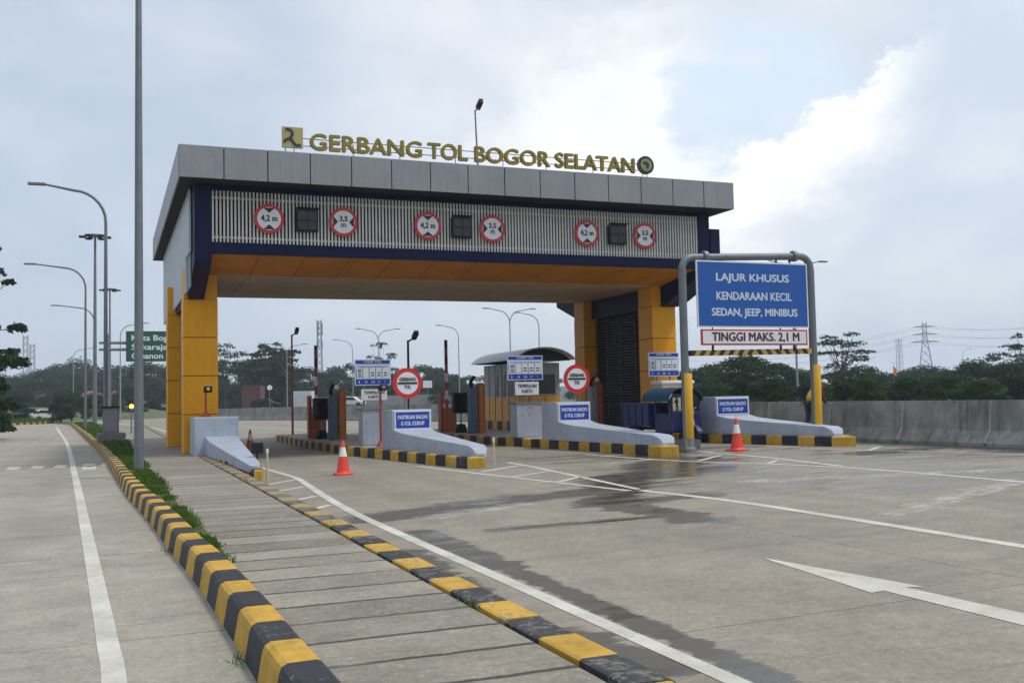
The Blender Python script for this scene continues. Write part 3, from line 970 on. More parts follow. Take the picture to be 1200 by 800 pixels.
def barrier(label, stations, sign=None, sx=None, zb=None, mside=None):
    """loft of (y, x left, x right, top z) from back to nose"""
    x0, y0 = stations[0][1], stations[0][0]
    root = thing('crash_barrier', label, 'crash barrier', (x0, y0, zb), 0, 'pale blue crash barriers on the toll islands')
    mb = MB()
    zf = zb - .01 if zb > .3 else .195
    rows = [[(a, y, zf), (a, y, z), (b_, y, z), (b_, y, zf)] for y, a, b_, z in stations]
    for A, B in zip(rows[:-1], rows[1:]):
        mb.add(A + B, [(0, 1, 5, 4), (1, 2, 6, 5), (2, 3, 7, 6)], 'paleblue')
    mb.add(rows[0], [(0, 1, 2, 3)], 'paleblue')
    mb.add(rows[-1], [(0, 1, 2, 3)], 'paleblue')
    import bmesh
    off = (x0, y0, zb)
    o = mb.build('barrier_body', root, off=off)
    bm = bmesh.new()
    bm.from_mesh(o.data)
    bmesh.ops.remove_doubles(bm, verts=bm.verts, dist=.001)
    bmesh.ops.recalc_face_normals(bm, faces=bm.faces)
    bm.to_mesh(o.data)
    bm.free()
    bv = o.modifiers.new('bevel', 'BEVEL')
    bv.width = .035
    bv.segments = 3
    bv.limit_method = 'ANGLE'
    bv.angle_limit = RAD(28)
    o.data.polygons.foreach_set('use_smooth', [True] * len(o.data.polygons))
    o.data.set_sharp_from_angle(angle=RAD(30))
    if sign:
        a, b_, z0, z1, yf = sign
        mb = MB()
        mb.box(a, b_, yf - .03, yf + .004, z0, z1, 'signwhite')
        mb.box(a + .035, b_ - .035, yf - .034, yf - .0305, z0 + .035, z1 - .035, 'signnavy')
        p = mb.build('sign_panel', root, off=off)
        w_, h_ = b_ - a, z1 - z0
        mb = MB()
        writing(mb, 'PASTIKAN SALDO', a + w_ * .09, b_ - w_ * .09, z0 + h_ * .56, z0 + h_ * .76, yf - .035, .004, 'lettergrey', .05)
        mb.build('lettering', p, off=off)
        mb = MB()
        writing(mb, 'E-TOL CUKUP', a + w_ * .18, b_ - w_ * .18, z0 + h_ * .22, z0 + h_ * .42, yf - .035, .004, 'lettergrey', .05)
        mb.build('lettering', p, off=off)
    return root
def nose(yb, yf, xl, xr, ztop, zb, ytip, xtl, xtr, s0=.47, tip=.24):
    st = [(yb, xl - .02, xr - .02, ztop), (yf + .02, xl, xr, ztop), (yf, xl, xr, ztop - .03)]
    st.append((yf - .005, xl + .0, xr, zb + (ztop - zb) * s0 + .03))
    st.append((yf - .14, xl + .02, xr - .01, zb + (ztop - zb) * s0 + .0))
    for t in (.12, .3, .5, .7, .85, .95):
        y = yf + (ytip - yf) * t
        st.append((y, xl + (xtl - xl) * t, xr + (xtr - xr) * t, zb + (ztop - zb) * s0 - .02 + (tip + .02 - (ztop - zb) * s0) * t ** .85))
    st.append((ytip + .02, xtl + .02, xtr - .02, zb + tip * .75))
    st.append((ytip - .05, xtl + .08, xtr - .08, zb + .06))
    return st
st = nose(32.5, 31.0, 2.66, 3.62, 1.33, .27, 22.75, 2.86, 3.14, .42, .10)
st[0:3] = [(32.5, 2.34, 3.60, 1.33), (31.02, 2.36, 3.62, 1.33), (31.0, 2.36, 3.62, 1.30)]
barrier('pale blue crash barrier with swooping nose at foot of left orange column', st, None, None, .27)
barrier('pale blue crash barrier with blue notice, right of the red camera post', nose(28.9, 27.8, 7.5, 8.66, 1.43, .335, 22.55, 8.02, 8.42), (7.56, 8.62, .87, 1.40, 27.8), None, .335)
barrier('pale blue crash barrier with blue notice in front of the curved roof booth', nose(28.6, 27.5, 12.5, 13.62, 1.54, .415, 22.4, 13.02, 13.5), (12.56, 13.58, .97, 1.49, 27.5), None, .415)
barrier('pale blue crash barrier with blue notice framed by the height gantry', nose(27.2, 26.0, 17.1, 18.32, 1.60, .49, 21.95, 18.05, 18.5), (17.14, 18.28, 1.05, 1.56, 26.0), None, .49)

def post_lamp(label, x, y, z, h, m='redpaint', rad=.035):
    t = thing('camera_post', label, 'camera post', (x, y, z))
    mb = MB()
    mb.tube([(0, 0, .02), (0, 0, h)], rad, m, 10)
    mb.build('post', t, smooth=True)
    MB().lathe([(.16, 0), (.12, .05), (.055, .16), (.05, .17)], (0, 0, 0), m, 14).build('foot', t)
    mb = MB()
    T = Matrix.Translation((.06, -.05, h)) @ Matrix.Rotation(RAD(-15), 4, 'X')
    mb.box(-.12, .12, -.16, .10, -.07, .07, 'dark', T)
    mb.lathe([(.05, -.19), (.06, -.16)], (.06, -.05, h + .02), 'chrome', 12, 'y')
    mb.build('camera_head', t, bevel=.015)
    return t
post_lamp('short red post with camera on the swooping left barrier', 2.75, 31.8, 1.33, .82)
post_lamp('tall red camera post in front of the grey sign pedestal', 7.62, 29.6, .335, 1.75)

def tariff(label, x0, x1, z0, z1, y, zbase, white=None, legs=2):
    cx = (x0 + x1) / 2
    off = (cx, y, zbase)
    t = thing('tariff_sign', label, 'information sign', off, 0, 'blue tariff signs at the toll lanes')
    w_, h_ = x1 - x0, z1 - z0
    mb = MB()
    mb.box(x0, x1, y - .02, y + .02, z0, z1, 'lettergrey')
    mb.box(x0 + .03, x1 - .03, y - .025, y - .0205, z0 + .03, z0 + h_ * .24, 'signnavy')
    mb.box(x0 + .03, x1 - .03, y - .025, y - .0205, z0 + h_ * .83, z1 - .03, 'signnavy')
    mb.build('board', t, off=off)
    mb = MB()
    writing(mb, 'TARIF TOL', x0 + w_ * .25, x1 - w_ * .25, z1 - .105, z1 - .05, y - .026, .003, 'signwhite', .05)
    for i in range(5):
        a = x0 + .06 + (w_ - .12) * i / 5
        b_ = a + (w_ - .12) / 5 - .03
        mb.box(a, b_, y - .027, y - .021, z0 + h_ * .28, z0 + h_ * .66, 'signwhite')
        mb.box(a - .022, a - .008, y - .0275, y - .021, z0 + h_ * .26, z0 + h_ * .68, 'signnavy')
        if i in (0, 2, 3, 4):
            for zz in ((.36, .46) if i else (.32, .40, .50, .57)): mb.box(a + .04, b_ - .03, y - .0295, y - .0272, z0 + h_ * zz, z0 + h_ * (zz + .045), 'signblack')
    mb.box(x0 + .1, x1 - .1, y - .027, y - .021, z0 + h_ * .71, z0 + h_ * .73, 'signnavy')
    for i, q in enumerate(('I', 'II', 'III', 'IV', 'V')):
        a = x0 + .06 + (w_ - .12) * (i + .3) / 5
        writing(mb, q, a, a + .03 + .03 * (len(q) - 1), z0 + .07, z0 + .14, y - .026, .003, 'signwhite', .0)
    mb.build('lettering', t, off=off)
    for s in ((-.28, .28) if legs == 2 else (-.3, .0, .3)):
        MB().tube([(cx + s, y + .05, zbase), (cx + s, y + .05, z1 - .1)], .035, 'steel', 8).build('leg', t, off=off)
    if white:
        a, b_, za, zb = white
        mb = MB()
        mb.box(a, b_, y - .02, y + .005, za, zb, 'signwhite')
        p = mb.build('notice_board', t, off=off)
        mb = MB()
        wv = b_ - a
        writing(mb, 'TEMPELKAN', a + wv * .1, b_ - wv * .1, za + (zb - za) * .56, za + (zb - za) * .82, y - .021, .004, 'signblack', .045)
        mb.build('lettering', p, off=off)
        mb = MB()
        writing(mb, 'KARTU', a + wv * .28, b_ - wv * .28, za + (zb - za) * .16, za + (zb - za) * .42, y - .021, .004, 'signblack', .045)
        mb.build('lettering', p, off=off)
    return t
def pedestal(label, x0, x1, y0, y1, z0, z1, mark=False):
    off = ((x0 + x1) / 2, (y0 + y1) / 2, z0)
    t = thing('sign_pedestal', label, 'pedestal', off, 0, 'painted sign pedestals on toll islands')
    mb = MB()
    mb.box(x0, x1, y0, y1, z0, z1, 'paleblue_shade')
    mb.build('block', t, off=off, bevel=.02)
    mb = MB()
    mb.box(x0 - .03, x1 + .03, y0 - .03, y1 + .03, z1, z1 + .05, 'cement')
    mb.build('cap', t, off=off)
    if mark:
        mb = MB()
        cx = (x0 + x1) / 2
        mb.prism([(cx - .1, z1 - .2), (cx - .02, z1 - .12), (cx - .03, z1 - .1), (cx - .12, z1 - .18)], y0 - .004, y0 - .001, 'signred', 'y')
        mb.prism([(cx + .1, z1 - .2), (cx + .02, z1 - .12), (cx + .03, z1 - .1), (cx + .12, z1 - .18)], y0 - .004, y0 - .001, 'signred', 'y')
        mb.box(cx - .03, cx - .01, y0 - .004, y0 - .001, z1 - .42, z1 - .24, 'signred')
        mb.build('red_mark', t, off=off)
    return t
pedestal('grey pedestal under the tariff sign, behind the tall red post', 7.28, 8.1, 30.5, 31.05, .335, 1.42)
tariff('blue tariff sign with card notice, left of a round toll sign', 7.12, 8.27, 2.19, 3.0, 30.8, 1.47, (7.32, 8.14, 1.73, 2.07))
pedestal('grey pedestal with small red mark under a tariff sign', 12.3, 13.22, 30.2, 30.85, .41, 1.50, True)
tariff('blue tariff sign with card notice, before the curved booth roof', 12.16, 13.42, 2.28, 3.09, 30.6, 1.55, (12.42, 13.26, 1.79, 2.22), 3)
tariff('blue tariff sign on the right orange column, above the cream cabinet', 18.36, 19.64, 2.37, 3.25, 32.2, .5, None)
t = thing('utility_cabinet', 'cream utility cabinet at foot of the right orange column', 'cabinet', (18.95, 31.6, .48))
MB().box(-.66, .66, -.42, .3, 0, 1.58, 'beige').build('housing', t, bevel=.03)
MB().box(-.7, .7, -.46, .34, 1.58, 1.72, 'signwhite').build('lid', t, bevel=.05)

def roundsign(label, x, y, z, zb):
    t = thing('toll_point_sign', label, 'road sign', (x, y, zb), 0, 'round toll point signs')
    for s in (-.07, .07): MB().tube([(s, .04, 0), (s, .04, z - zb + .1)], .022, 'steel', 8).build('leg', t)
    mb = MB()
    mb.lathe([(.45, 0), (.45, .025)], (0, 0, z - zb), 'signred', 44, 'y')
    mb.build('rim', t)
    mb = MB()
    mb.lathe([(.325, -.006), (.325, -.001)], (0, 0, z - zb), 'signwhite', 44, 'y')
    mb.build('face', t)
    mb = MB()
    h = z - zb
    mb.box(-.30, .30, -.014, -.007, h - .03, h + .03, 'signblack')
    mb.build('bar', t)
    mb = MB()
    writing(mb, 'GERBANG', -.25, .25, h + .065, h + .165, -.0075, .006, 'signblack', .045)
    mb.build('lettering', t)
    mb = MB()
    writing(mb, 'TOL', -.095, .095, h - .16, h - .06, -.0075, .006, 'signblack', .045)
    mb.build('lettering', t)
roundsign('round red rimmed toll sign standing on the barrier between the two tariff boards', 8.16, 28.5, 2.2, 1.43)
roundsign('round red rimmed toll sign standing in front of the dark side grille', 13.63 - .08, 28.25, 2.25, 1.54)

def gate_machine(label, x, y, z, tall, box=True):
    t = thing('boom_gate', label, 'boom gate', (x, y, z), 0, 'boom gates at the toll lanes')
    mb = MB()
    mb.box(-.28, .30, -.22, .22, 0, .95, 'rustorange')
    mb.build('cabinet', t, bevel=.015)
    mb = MB()
    mb.box(-.36, -.24, -.18, .18, 0, 1.62, 'redpaint')
    mb.build('post', t)
    mb = MB()
    zz = .95
    i = 0
    while zz < tall:
        z2 = min(zz + .35, tall)
        mb.box(-.10, .02, -.05, .01, zz, z2, 'redpaint' if i % 2 == 0 else ('signblack' if i > 3 else 'signwhite'))
        zz = z2
        i += 1
    mb.build('boom', t)
    return t
gate_machine('orange boom gate cabinet with raised striped arm, farther left island', 7.45, 38.6, .33, 3.55)
gate_machine('orange boom gate cabinet with raised striped arm, beside the booth', 12.78, 38.8, .41, 3.7)
def reader(label, x, y, z, h, c1='slateblue', c2='rustorange'):
    t = thing('card_reader', label, 'card reader', (x, y, z), 0, 'toll card readers')
    mb = MB()
    mb.box(-.30, -.02, -.20, .25, 0, h * .88, c1)
    mb.build('column', t, bevel=.03)
    mb = MB()
    mb.lathe([(.17, 0), (.17, h * .94), (.10, h * .97)], (.16, 0, 0), c2, 20)
    mb.build('guard_post', t, smooth=True)
    mb = MB()
    mb.tube([(-.22, 0, h * .86), (-.22, -.02, h), (-.14, -.08, h * 1.08), (-.05, -.12, h * 1.05)], .07, 'dark', 10)
    mb.lathe([(.085, -.26), (.085, -.19)], (-.06, 0, h * 1.03), 'signwhite', 16, 'y')
    mb.build('head', t, smooth=True)
    return t
reader('slate blue card reader with orange guard post, farther left island', 7.75, 36.4, .33, 1.85)
reader('slate blue card reader with orange guard post, beside the booth', 12.95, 35.8, .41, 1.95)
reader('pale card reader with red guard post in front of the dark side grille', 18.3, 36.4, .5, 1.8, 'boothgrey', 'redpaint')
def display(label, x, y, z, h):
    t = thing('fee_display', label, 'display', (x, y, z), 0, 'black fee display boxes')
    mb = MB()
    mb.tube([(0, 0, 0), (0, 0, h)], .035, 'steel', 8)
    mb.lathe([(.22, .0), (.22, .16), (.16, .32), (.02, .34)], (0, 0, 0), 'dark', 16)
    mb.build('stand', t)
    mb = MB()
    mb.box(-.32, .32, -.16, .16, h, h + .80, 'dark')
    mb.build('housing', t, bevel=.02)
    MB().box(-.28, .28, -.168, -.162, h + .06, h + .74, 'screen').build('screen', t)
    return t
display('black fee display box on a stand left of the farther island reader', 7.42, 37.6, .33, .72)
display('black fee display box on a thin stand beside the booth reader', 12.72, 37.0, .41, .74)
cctv('camera_pole', 'thin rusty camera pole on the island, left of the boom gate', 7.35, 43.6, .33, 4.3, 'redpaint', .05, arm=(.2, .08))
cctv('camera_pole', 'thin dark camera pole rising behind the round toll sign', 8.97, 31.2, .33, 3.3, 'dark', .05, arm=(.22, .08))
def marker(label, x, y, z):
    t = thing('marker_post', label, 'marker post', (x, y, z), 0, 'small marker posts')
    MB().tube([(0, 0, 0), (0, 0, .62)], .024, 'beige', 8).build('post', t)
    MB().tube([(0, 0, .621), (0, 0, .72)], .029, 'signwhite', 8).build('band', t)
marker('thin yellow marker post at the tip of the left small island', 3.2, 22.25, 0)
marker('thin pale marker post at the tip of the narrow striped island', 8.36, 22.0, .07)
t = thing('floodlight', 'small black floodlight on the ground behind the left island tip', 'floodlight', (3.3, 24.6, .27))
MB().tube([(0, 0, 0), (0, 0, .25)], .02, 'dark', 8).build('stem', t)
MB().box(-.14, .14, -.09, .09, .25, .5, 'dark').build('housing', t, bevel=.02)

def cone(label, x, y, h=.78, proto=None):
    t = thing('traffic_cone', label, 'traffic cone', (x, y, gz_(x)), random.uniform(0, 1), 'orange traffic cones')
    s = h / .78
    mb = MB()
    mb.box(-.20, .20, -.20, .20, .0, .035, 'conered')
    mb.lathe([(.19, .035), (.165, .06), (.15, .075)], (0, 0, 0), 'conered', 24)
    mb.build('base', t, bevel=.01)
    mb = MB()
    mb.lathe([(.150, .075), (.095, .42)], (0, 0, 0), 'conered', 24)
    mb.lathe([(.095, .421), (.056, .63)], (0, 0, 0), 'conewhite', 24)
    mb.lathe([(.056, .631), (.032, .765), (.026, .78), (.0, .78)], (0, 0, 0), 'conered', 24)
    mb.build('body', t, smooth=True)
    t.scale = (s, s, s)
    return t
cone('orange traffic cone with white band alone on the pavement of the left lane', 5.02, 23.0, .78)
cone('orange traffic cone half hidden behind the swooping left barrier', 4.6, 36.0, .78)
cone('orange traffic cone with white band under the height gantry', 15.43, 22.5, .86)

# ------------------------------------------------------------------ height limit gantry
GG = (16.4, 23.0, .19)
gan = thing('height_gantry', 'grey pipe height gantry with yellow post sleeves and blue lane board', 'gantry', GG)
xl, xr, zt = 14.22, 18.42, 5.36
rc = .34
arcL = [(xl + rc - rc * math.cos(a), 23.0, zt - rc + rc * math.sin(a)) for a in [PI / 2 * i / 7 for i in range(8)]]
arcR = [(xr - rc + rc * math.sin(a), 23.0, zt + .14 - rc + rc * math.cos(a)) for a in [PI / 2 * i / 7 for i in range(8)]]
for x, zb, ze in ((xl, .16, 0), (xr, .22, .14)):
    MB().tube([(x, 23, zb + .02), (x, 23, zt + ze - rc)], .108, 'galv', 16).build('post', gan, off=GG, smooth=True)
mb = MB()
mb.tube(arcL + arcR, .10, 'galv', 16)
for x in (xl + .72, xr - .55):
    for s in (-.03, .03): mb.lathe([(.155, x + s - .025), (.155, x + s + .025)], (0, 23, zt + .01 + (x - xl) * .035), 'steel', 16, 'x')
mb.build('top_beam', gan, off=GG, smooth=True)
for x, zb, zz in ((xl, .16, 2.25), (xr, .22, 2.45)):
    mb = MB()
    mb.lathe([(.12, zb + .32), (.125, zb + .33), (.125, zz - .01), (.12, zz)], (x + .04, 22.965, 0), 'yellowsleeve', 20)
    mb.build('sleeve', gan, off=GG, smooth=True)
    mb = MB()
    mb.lathe([(.24, zb - .02), (.24, zb + .10), (.19, zb + .16), (.17, zb + .38)], (x + .02, 23, 0), 'cement', 14)
    for q in range(4):
        T = Matrix.Translation((x + .02, 23, zb)) @ Matrix.Rotation(PI / 4 + q * PI / 2, 4, 'Z')
        mb.box(.15, .33, -.02, .02, .08, .34, 'cement', T)
    mb.build('foot', gan, off=GG)
mb = MB()
mb.box(14.56, 18.18, 22.84, 22.88, 3.47, 5.27, 'signwhite')
mb.box(14.60, 18.14, 22.834, 22.8395, 3.51, 5.23, 'signblue')
bd = mb.build('lane_board', gan, off=GG)
for tx, c, wf, zc, hf in (('LAJUR KHUSUS', .497, .667, .75, .155), ('KENDARAAN KECIL', .506, .69, .473, .125), ('SEDAN, JEEP, MINIBUS', .508, .785, .215, .125)):
    w_, h_ = 3.54, 1.72
    cx, cz = 14.6 + w_ * c, 3.51 + h_ * zc
    hh = h_ * hf / 2
    mb = MB()
    writing(mb, tx, cx - w_ * wf / 2, cx + w_ * wf / 2, cz - hh - (.05 if ',' in tx else 0), cz + hh, 22.8335, .005, 'lettergrey', .035)
    mb.build('lettering', bd, off=GG)
mb = MB()
mb.box(14.66, 18.12, 22.85, 22.885, 2.99, 3.42, 'signred')
mb.box(14.71, 18.07, 22.844, 22.8495, 3.035, 3.375, 'signwhite')
hb = mb.build('height_board', gan, off=GG)
mb = MB()
writing(mb, 'TINGGI MAKS. 2,1 M', 15.0, 17.83, 3.07, 3.335, 22.8435, .005, 'maroon', .04)
mb.build('lettering', hb, off=GG)
mb = MB()
xa, xb_ = xl + .13, xr - .13
nn = 26
for i in range(nn):
    a, b_ = xa + (xb_ - xa) * i / nn, xa + (xb_ - xa) * (i + 1) / nn
    za, zb = 2.71 + (a - xa) * .012, 2.71 + (b_ - xa) * .012
    sh = .10 if i < nn / 2 else -.10
    m_ = 'yellowpaint' if i % 2 else 'blackpaint'
    sa = sh if 0 < i else 0
    sb = sh if i < nn - 1 else 0
    if i == nn // 2: sa = .10
    vs = []
    for yv in (22.9, 23.05):
        vs += [(a - sa / 2, yv, za), (b_ - sb / 2, yv, zb), (b_ + sb / 2, yv, zb + .145), (a + sa / 2, yv, za + .145)]
    mb.add(vs, [(0, 1, 2, 3), (7, 6, 5, 4), (0, 4, 5, 1), (3, 2, 6, 7)], m_)
mb.build('striped_bar', gan, off=GG)
for x in (15.05, 17.25, 17.7):
    for q0, q1, rr in (((x, 22.9, 3.4), (x, 22.9, 3.48), .02), ((x, 22.96, 5.2), (x, 22.99, 5.4), .03), ((x, 22.92, 2.84), (x, 22.9, 3.0), .035)):
        MB().tube([q0, q1], rr, 'dark', 6).build('hanger', gan, off=GG)

# ------------------------------------------------------------------ cargo tricycle in the right lane
TC = (16.05, 25.55, gz_(16.05))
tri = thing('cargo_tricycle', 'dark blue three wheeled cargo motorcycle with arched canopy behind gantry post', 'cargo tricycle', TC, RAD(2))
def wheel(mbt, mbr, c, r, w_):
    mbt.lathe([(r * .72, -w_ / 2), (r * .93, -w_ / 2), (r, -w_ * .25), (r, w_ * .25), (r * .93, w_ / 2), (r * .72, w_ / 2)], c, 'tyre', 26, 'x')
    mbr.lathe([(r * .70, -w_ * .3), (r * .70, w_ * .3)], c, 'chrome', 20, 'x')
    mbr.lathe([(r * .16, -w_ * .6), (r * .16, w_ * .6)], c, 'dark', 12, 'x')
for c, r, w_ in (((0, .0, .27), .27, .11), ((-.5, 2.35, .28), .28, .15), ((.5, 2.35, .28), .28, .15)):
    a, b_ = MB(), MB()
    wheel(a, b_, c, r, w_)
    wo_ = a.build('wheel', tri, smooth=True)
    b_.build('rim', wo_, smooth=True)
for s in (-.09, .09): MB().tube([(s, 0, .27), (s, .16, .62), (s * 1.2, .30, 1.02)], .03, 'chrome', 8).build('fork', tri, smooth=True)
mb = MB()
P = [(.33 * math.cos(a), .33 * math.sin(a)) for a in [RAD(25 + 140 * i / 10) for i in range(11)]]
for (y0, z0), (y1, z1) in zip(P[:-1], P[1:]):
    mb.add([(-.08, y0, z0 + .27), (.08, y0, z0 + .27), (.08, y1, z1 + .27), (-.08, y1, z1 + .27)], [(0, 1, 2, 3)], 'truckblue')
mb.build('mudguard', tri)
mb = MB()
mb.tube([(-.38, .44, 1.12), (-.2, .34, 1.06), (.2, .34, 1.06), (.38, .44, 1.12)], .018, 'chrome', 8)
for s in (-1, 1): mb.tube([(s * .28, .38, 1.09), (s * .40, .30, 1.28)], .01, 'dark', 6); mb.box(s * .40 - .06, s * .40 + .06, .29, .31, 1.25, 1.34, 'dark')
mb.build('handlebar', tri)
MB().lathe([(.09, .10), (.10, .16), (.06, .28)], (0, 0, .96), 'chrome', 18, 'y').build('headlight', tri, smooth=True)
mb = MB()
mb.prism([(.34, .42), (.50, .36), (1.30, .36), (1.30, .95), (.62, .95), (.46, 1.0)], -.55, -.50, 'truckblue')
mb.prism([(.34, .42), (.50, .36), (1.30, .36), (1.30, .95), (.62, .95), (.46, 1.0)], .50, .55, 'truckblue')
mb.box(-.5, .5, .40, .46, .40, 1.0, 'truckblue')
mb.box(-.5, .5, .46, 1.3, .36, .42, 'dark')
mb.build('cab', tri, bevel=.02)
for x in (-.53, .53):
    MB().tube([(x, .47, .98), (x, .62, 1.45)], .025, 'truckblue', 8).build('canopy_post', tri)
    MB().tube([(x, 1.28, .9), (x, 1.28, 1.45)], .025, 'truckblue', 8).build('canopy_post', tri)
for x in (-.18, -.36): MB().box(x - .05, x + .05, .475, .495, 1.02, 1.42, 'beige').build('view_strip', tri)  # added cream strips imitating the pale view through the windscreen
mb = MB()
A = [RAD(180 - 180 * i / 16) for i in range(17)]
pr = [(.62 * math.cos(a), 1.30 + .42 * max(math.sin(a), 0) ** .8) for a in A]
pi_ = [(.59 * math.cos(a), 1.30 + .39 * max(math.sin(a), 0) ** .8) for a in A]
for (x0, z0), (x1, z1), (u0_, w0), (u1_, w1) in zip(pr[:-1], pr[1:], pi_[:-1], pi_[1:]):
    vs = [(x0, .40, z0), (x1, .40, z1), (x1, 1.9, z1), (x0, 1.9, z0), (u0_, .40, w0), (u1_, .40, w1), (u1_, 1.9, w1), (u0_, 1.9, w0)]
    mb.add(vs, [(0, 1, 2, 3), (7, 6, 5, 4), (0, 4, 5, 1), (3, 2, 6, 7)], 'canopyblue')
mb.build('canopy', tri, smooth=True)
mb = MB()
mb.prism([(-.56, 1.29), (-.40, 1.52), (.40, 1.52), (.56, 1.29), (.54, 1.0), (-.54, 1.0)], .50, .51, 'glass', 'y')
mb.build('windscreen', tri)
mb = MB()
mb.box(-.45, .45, .95, 1.28, .42, .74, 'dark')
mb.box(-.45, .45, 1.22, 1.3, .74, 1.15, 'dark')
mb.build('seat', tri, bevel=.03)
mb = MB()
mb.box(-.65, .65, 1.42, 3.15, .56, .62, 'truckblue')
for x in (-.65, .61): mb.box(x, x + .04, 1.42, 3.15, .62, 1.24, 'truckblue')
for y in (1.42, 3.11): mb.box(-.61, .61, y, y + .04, .62, 1.24, 'truckblue')
for x in (-.672, .651):
    for y in (1.45, 1.85, 2.25, 2.65, 3.05): mb.box(x, x + .021, y, y + .05, .56, 1.26, 'truckblue')
    mb.box(x, x + .021, 1.42, 3.15, 1.22, 1.27, 'truckblue')
mb.build('cargo_bed', tri)
mb = MB()
for x in (-.4, .4): mb.box(x - .03, x + .03, .5, 3.0, .44, .53, 'dark')
mb.tube([(-.5, 2.35, .28), (.5, 2.35, .28)], .035, 'dark', 8)
mb.build('chassis', tri)

# ------------------------------------------------------------------ booth with curved roof
BO = (18.7, 45.2, gz_(18.7))
bt = thing('toll_booth', 'grey and yellow toll booth with a curved metal roof', 'toll booth', BO)
mb = MB()
pl = [(-1.45, -2.3), (1.35, -2.3), (1.35, 2.3), (-1.45, 2.3)]
for s0, s1 in ((0, 1), (1, 2), (2, 3), (3, 0)):
    a, b_ = pl[s0], pl[s1]
    kk = 7
    for i in range(kk):
        p, q = [a[0] + (b_[0] - a[0]) * i / kk, a[1] + (b_[1] - a[1]) * i / kk], [a[0] + (b_[0] - a[0]) * (i + 1) / kk, a[1] + (b_[1] - a[1]) * (i + 1) / kk]
        mb.add([(p[0], p[1], -.02), (q[0], q[1], -.02), (q[0], q[1], .40), (p[0], p[1], .40)], [(0, 1, 2, 3)], 'yellowpaint' if i % 2 else 'blackpaint')
mb.add([(x, y, .4) for x, y in pl], [(0, 1, 2, 3)], 'concrete')
mb.build('plinth', bt)
mb = MB()
mb.box(-1.2, 1.1, -2.05, 2.05, .4, 1.55, 'boothyellow')
for y in (-1.3, -.4, .5, 1.3): mb.box(-1.215, -1.201, y, y + .03, .42, 1.54, 'seam')
for x in (-.5, .3): mb.box(x, x + .03, -2.065, -2.051, .42, 1.54, 'seam')
mb.build('lower_wall', bt)
mb = MB()
mb.box(-1.19, 1.09, -2.04, 2.04, 1.55, 3.1, 'boothgrey')
for y in (-1.3, -.4, .5, 1.3): mb.box(-1.205, -1.191, y, y + .03, 1.56, 3.1, 'dark')
mb.build('upper_wall', bt)
for y in (-1.75, -.85, .1):
    mb = MB()
    mb.box(-1.21, -1.192, y, y + .36, 1.5, 2.75, 'boothgrey')
    f = mb.build('window', bt)
    MB().box(-1.22, -1.211, y + .04, y + .32, 1.55, 2.6, 'screen').build('pane', f)
mb = MB()
mb.box(-1.0, .9, -2.06, -2.042, 1.6, 2.6, 'boothgrey')
f = mb.build('window', bt)
MB().box(-.95, .85, -2.07, -2.061, 1.65, 2.55, 'screen').build('pane', f)
mb = MB()
A = [RAD(155 - 130 * i / 18) for i in range(19)]
R1 = 1.72
for (a, b_) in zip(A[:-1], A[1:]):
    q = []
    for ang in (a, b_):
        for rr in (R1, R1 - .07): q.append((rr * math.cos(ang) * 1.0, 2.80 + rr * math.sin(ang) * .58))
    vs = [(x, -3.0, z) for x, z in (q[0], q[2], q[3], q[1])] + [(x, 3.0, z) for x, z in (q[0], q[2], q[3], q[1])]
    mb.add(vs, [(0, 1, 5, 4), (3, 7, 6, 2), (0, 3, 2, 1), (4, 5, 6, 7)], 'roofsheet')
rf = mb.build('roof', bt, smooth=True)
mb = MB()
pts = [(1.60 * math.cos(a), 2.79 + 1.60 * math.sin(a) * .58) for a in A]
for e in (-2.55, 2.5):
    MB().prism(pts, e, e + .05, 'dark', 'y').build('gable_panel', rf)

# ------------------------------------------------------------------ street lights and masts
def lamp_post(label, loc, h, arms, reach, rad=.1, base=True, m='galv', group='street lights'):
    t = thing('street_lamp', label, 'street lamp', loc, 0, group)
    MB().tube([(0, 0, 0), (0, 0, h * .35), (0, 0, h - 1.7)], [rad, rad * .85, rad * .62], m, 12).build('pole', t, smooth=True)
    for ax, ay in arms:
        pts = [(0, 0, h - 1.75)]
        for i in range(8):
            a = PI / 2 * i / 7
            pts.append((ax * 1.3 * (1 - math.cos(a)), ay * 1.3 * (1 - math.cos(a)), h - 1.7 + 1.35 * math.sin(a)))
        pts.append((ax * reach, ay * reach, h - .35 + .22))
        MB().tube(pts, [rad * .6] * 9 + [rad * .42], m, 10).build('arm', t, smooth=True)
        T = Matrix.Translation((ax * reach, ay * reach, h - .14)) @ Matrix.Rotation(math.atan2(ay, ax), 4, 'Z')
        mb = MB()
        mb.box(-.1, .62, -.13, .13, -.05, .06, 'steel', T)
        mb.build('lamp_head', t, bevel=.03)
    return t
LB = 'grey one armed street lamp on the left verge, '
lamp_post('grey one armed street lamp standing behind the dark control cabinet', (-.1, 47.2, 0), 11.5, [(-1, .05)], 2.5, .105)
lamp_post('grey one armed street lamp, second in the row along the side road', (-1.4, 72.3, 0), 11.3, [(-1, .05)], 3.1)
lamp_post('grey one armed street lamp, third in the row along the side road', (-1.2, 101.4, 0), 11.3, [(-1, .05)], 3.1)
lamp_post('tallest grey lamp pole, nearest the camera, rooted in the grass verge', (.68, 25.5, .06), 13.6, [(-1, .1)], 3.0, .115)
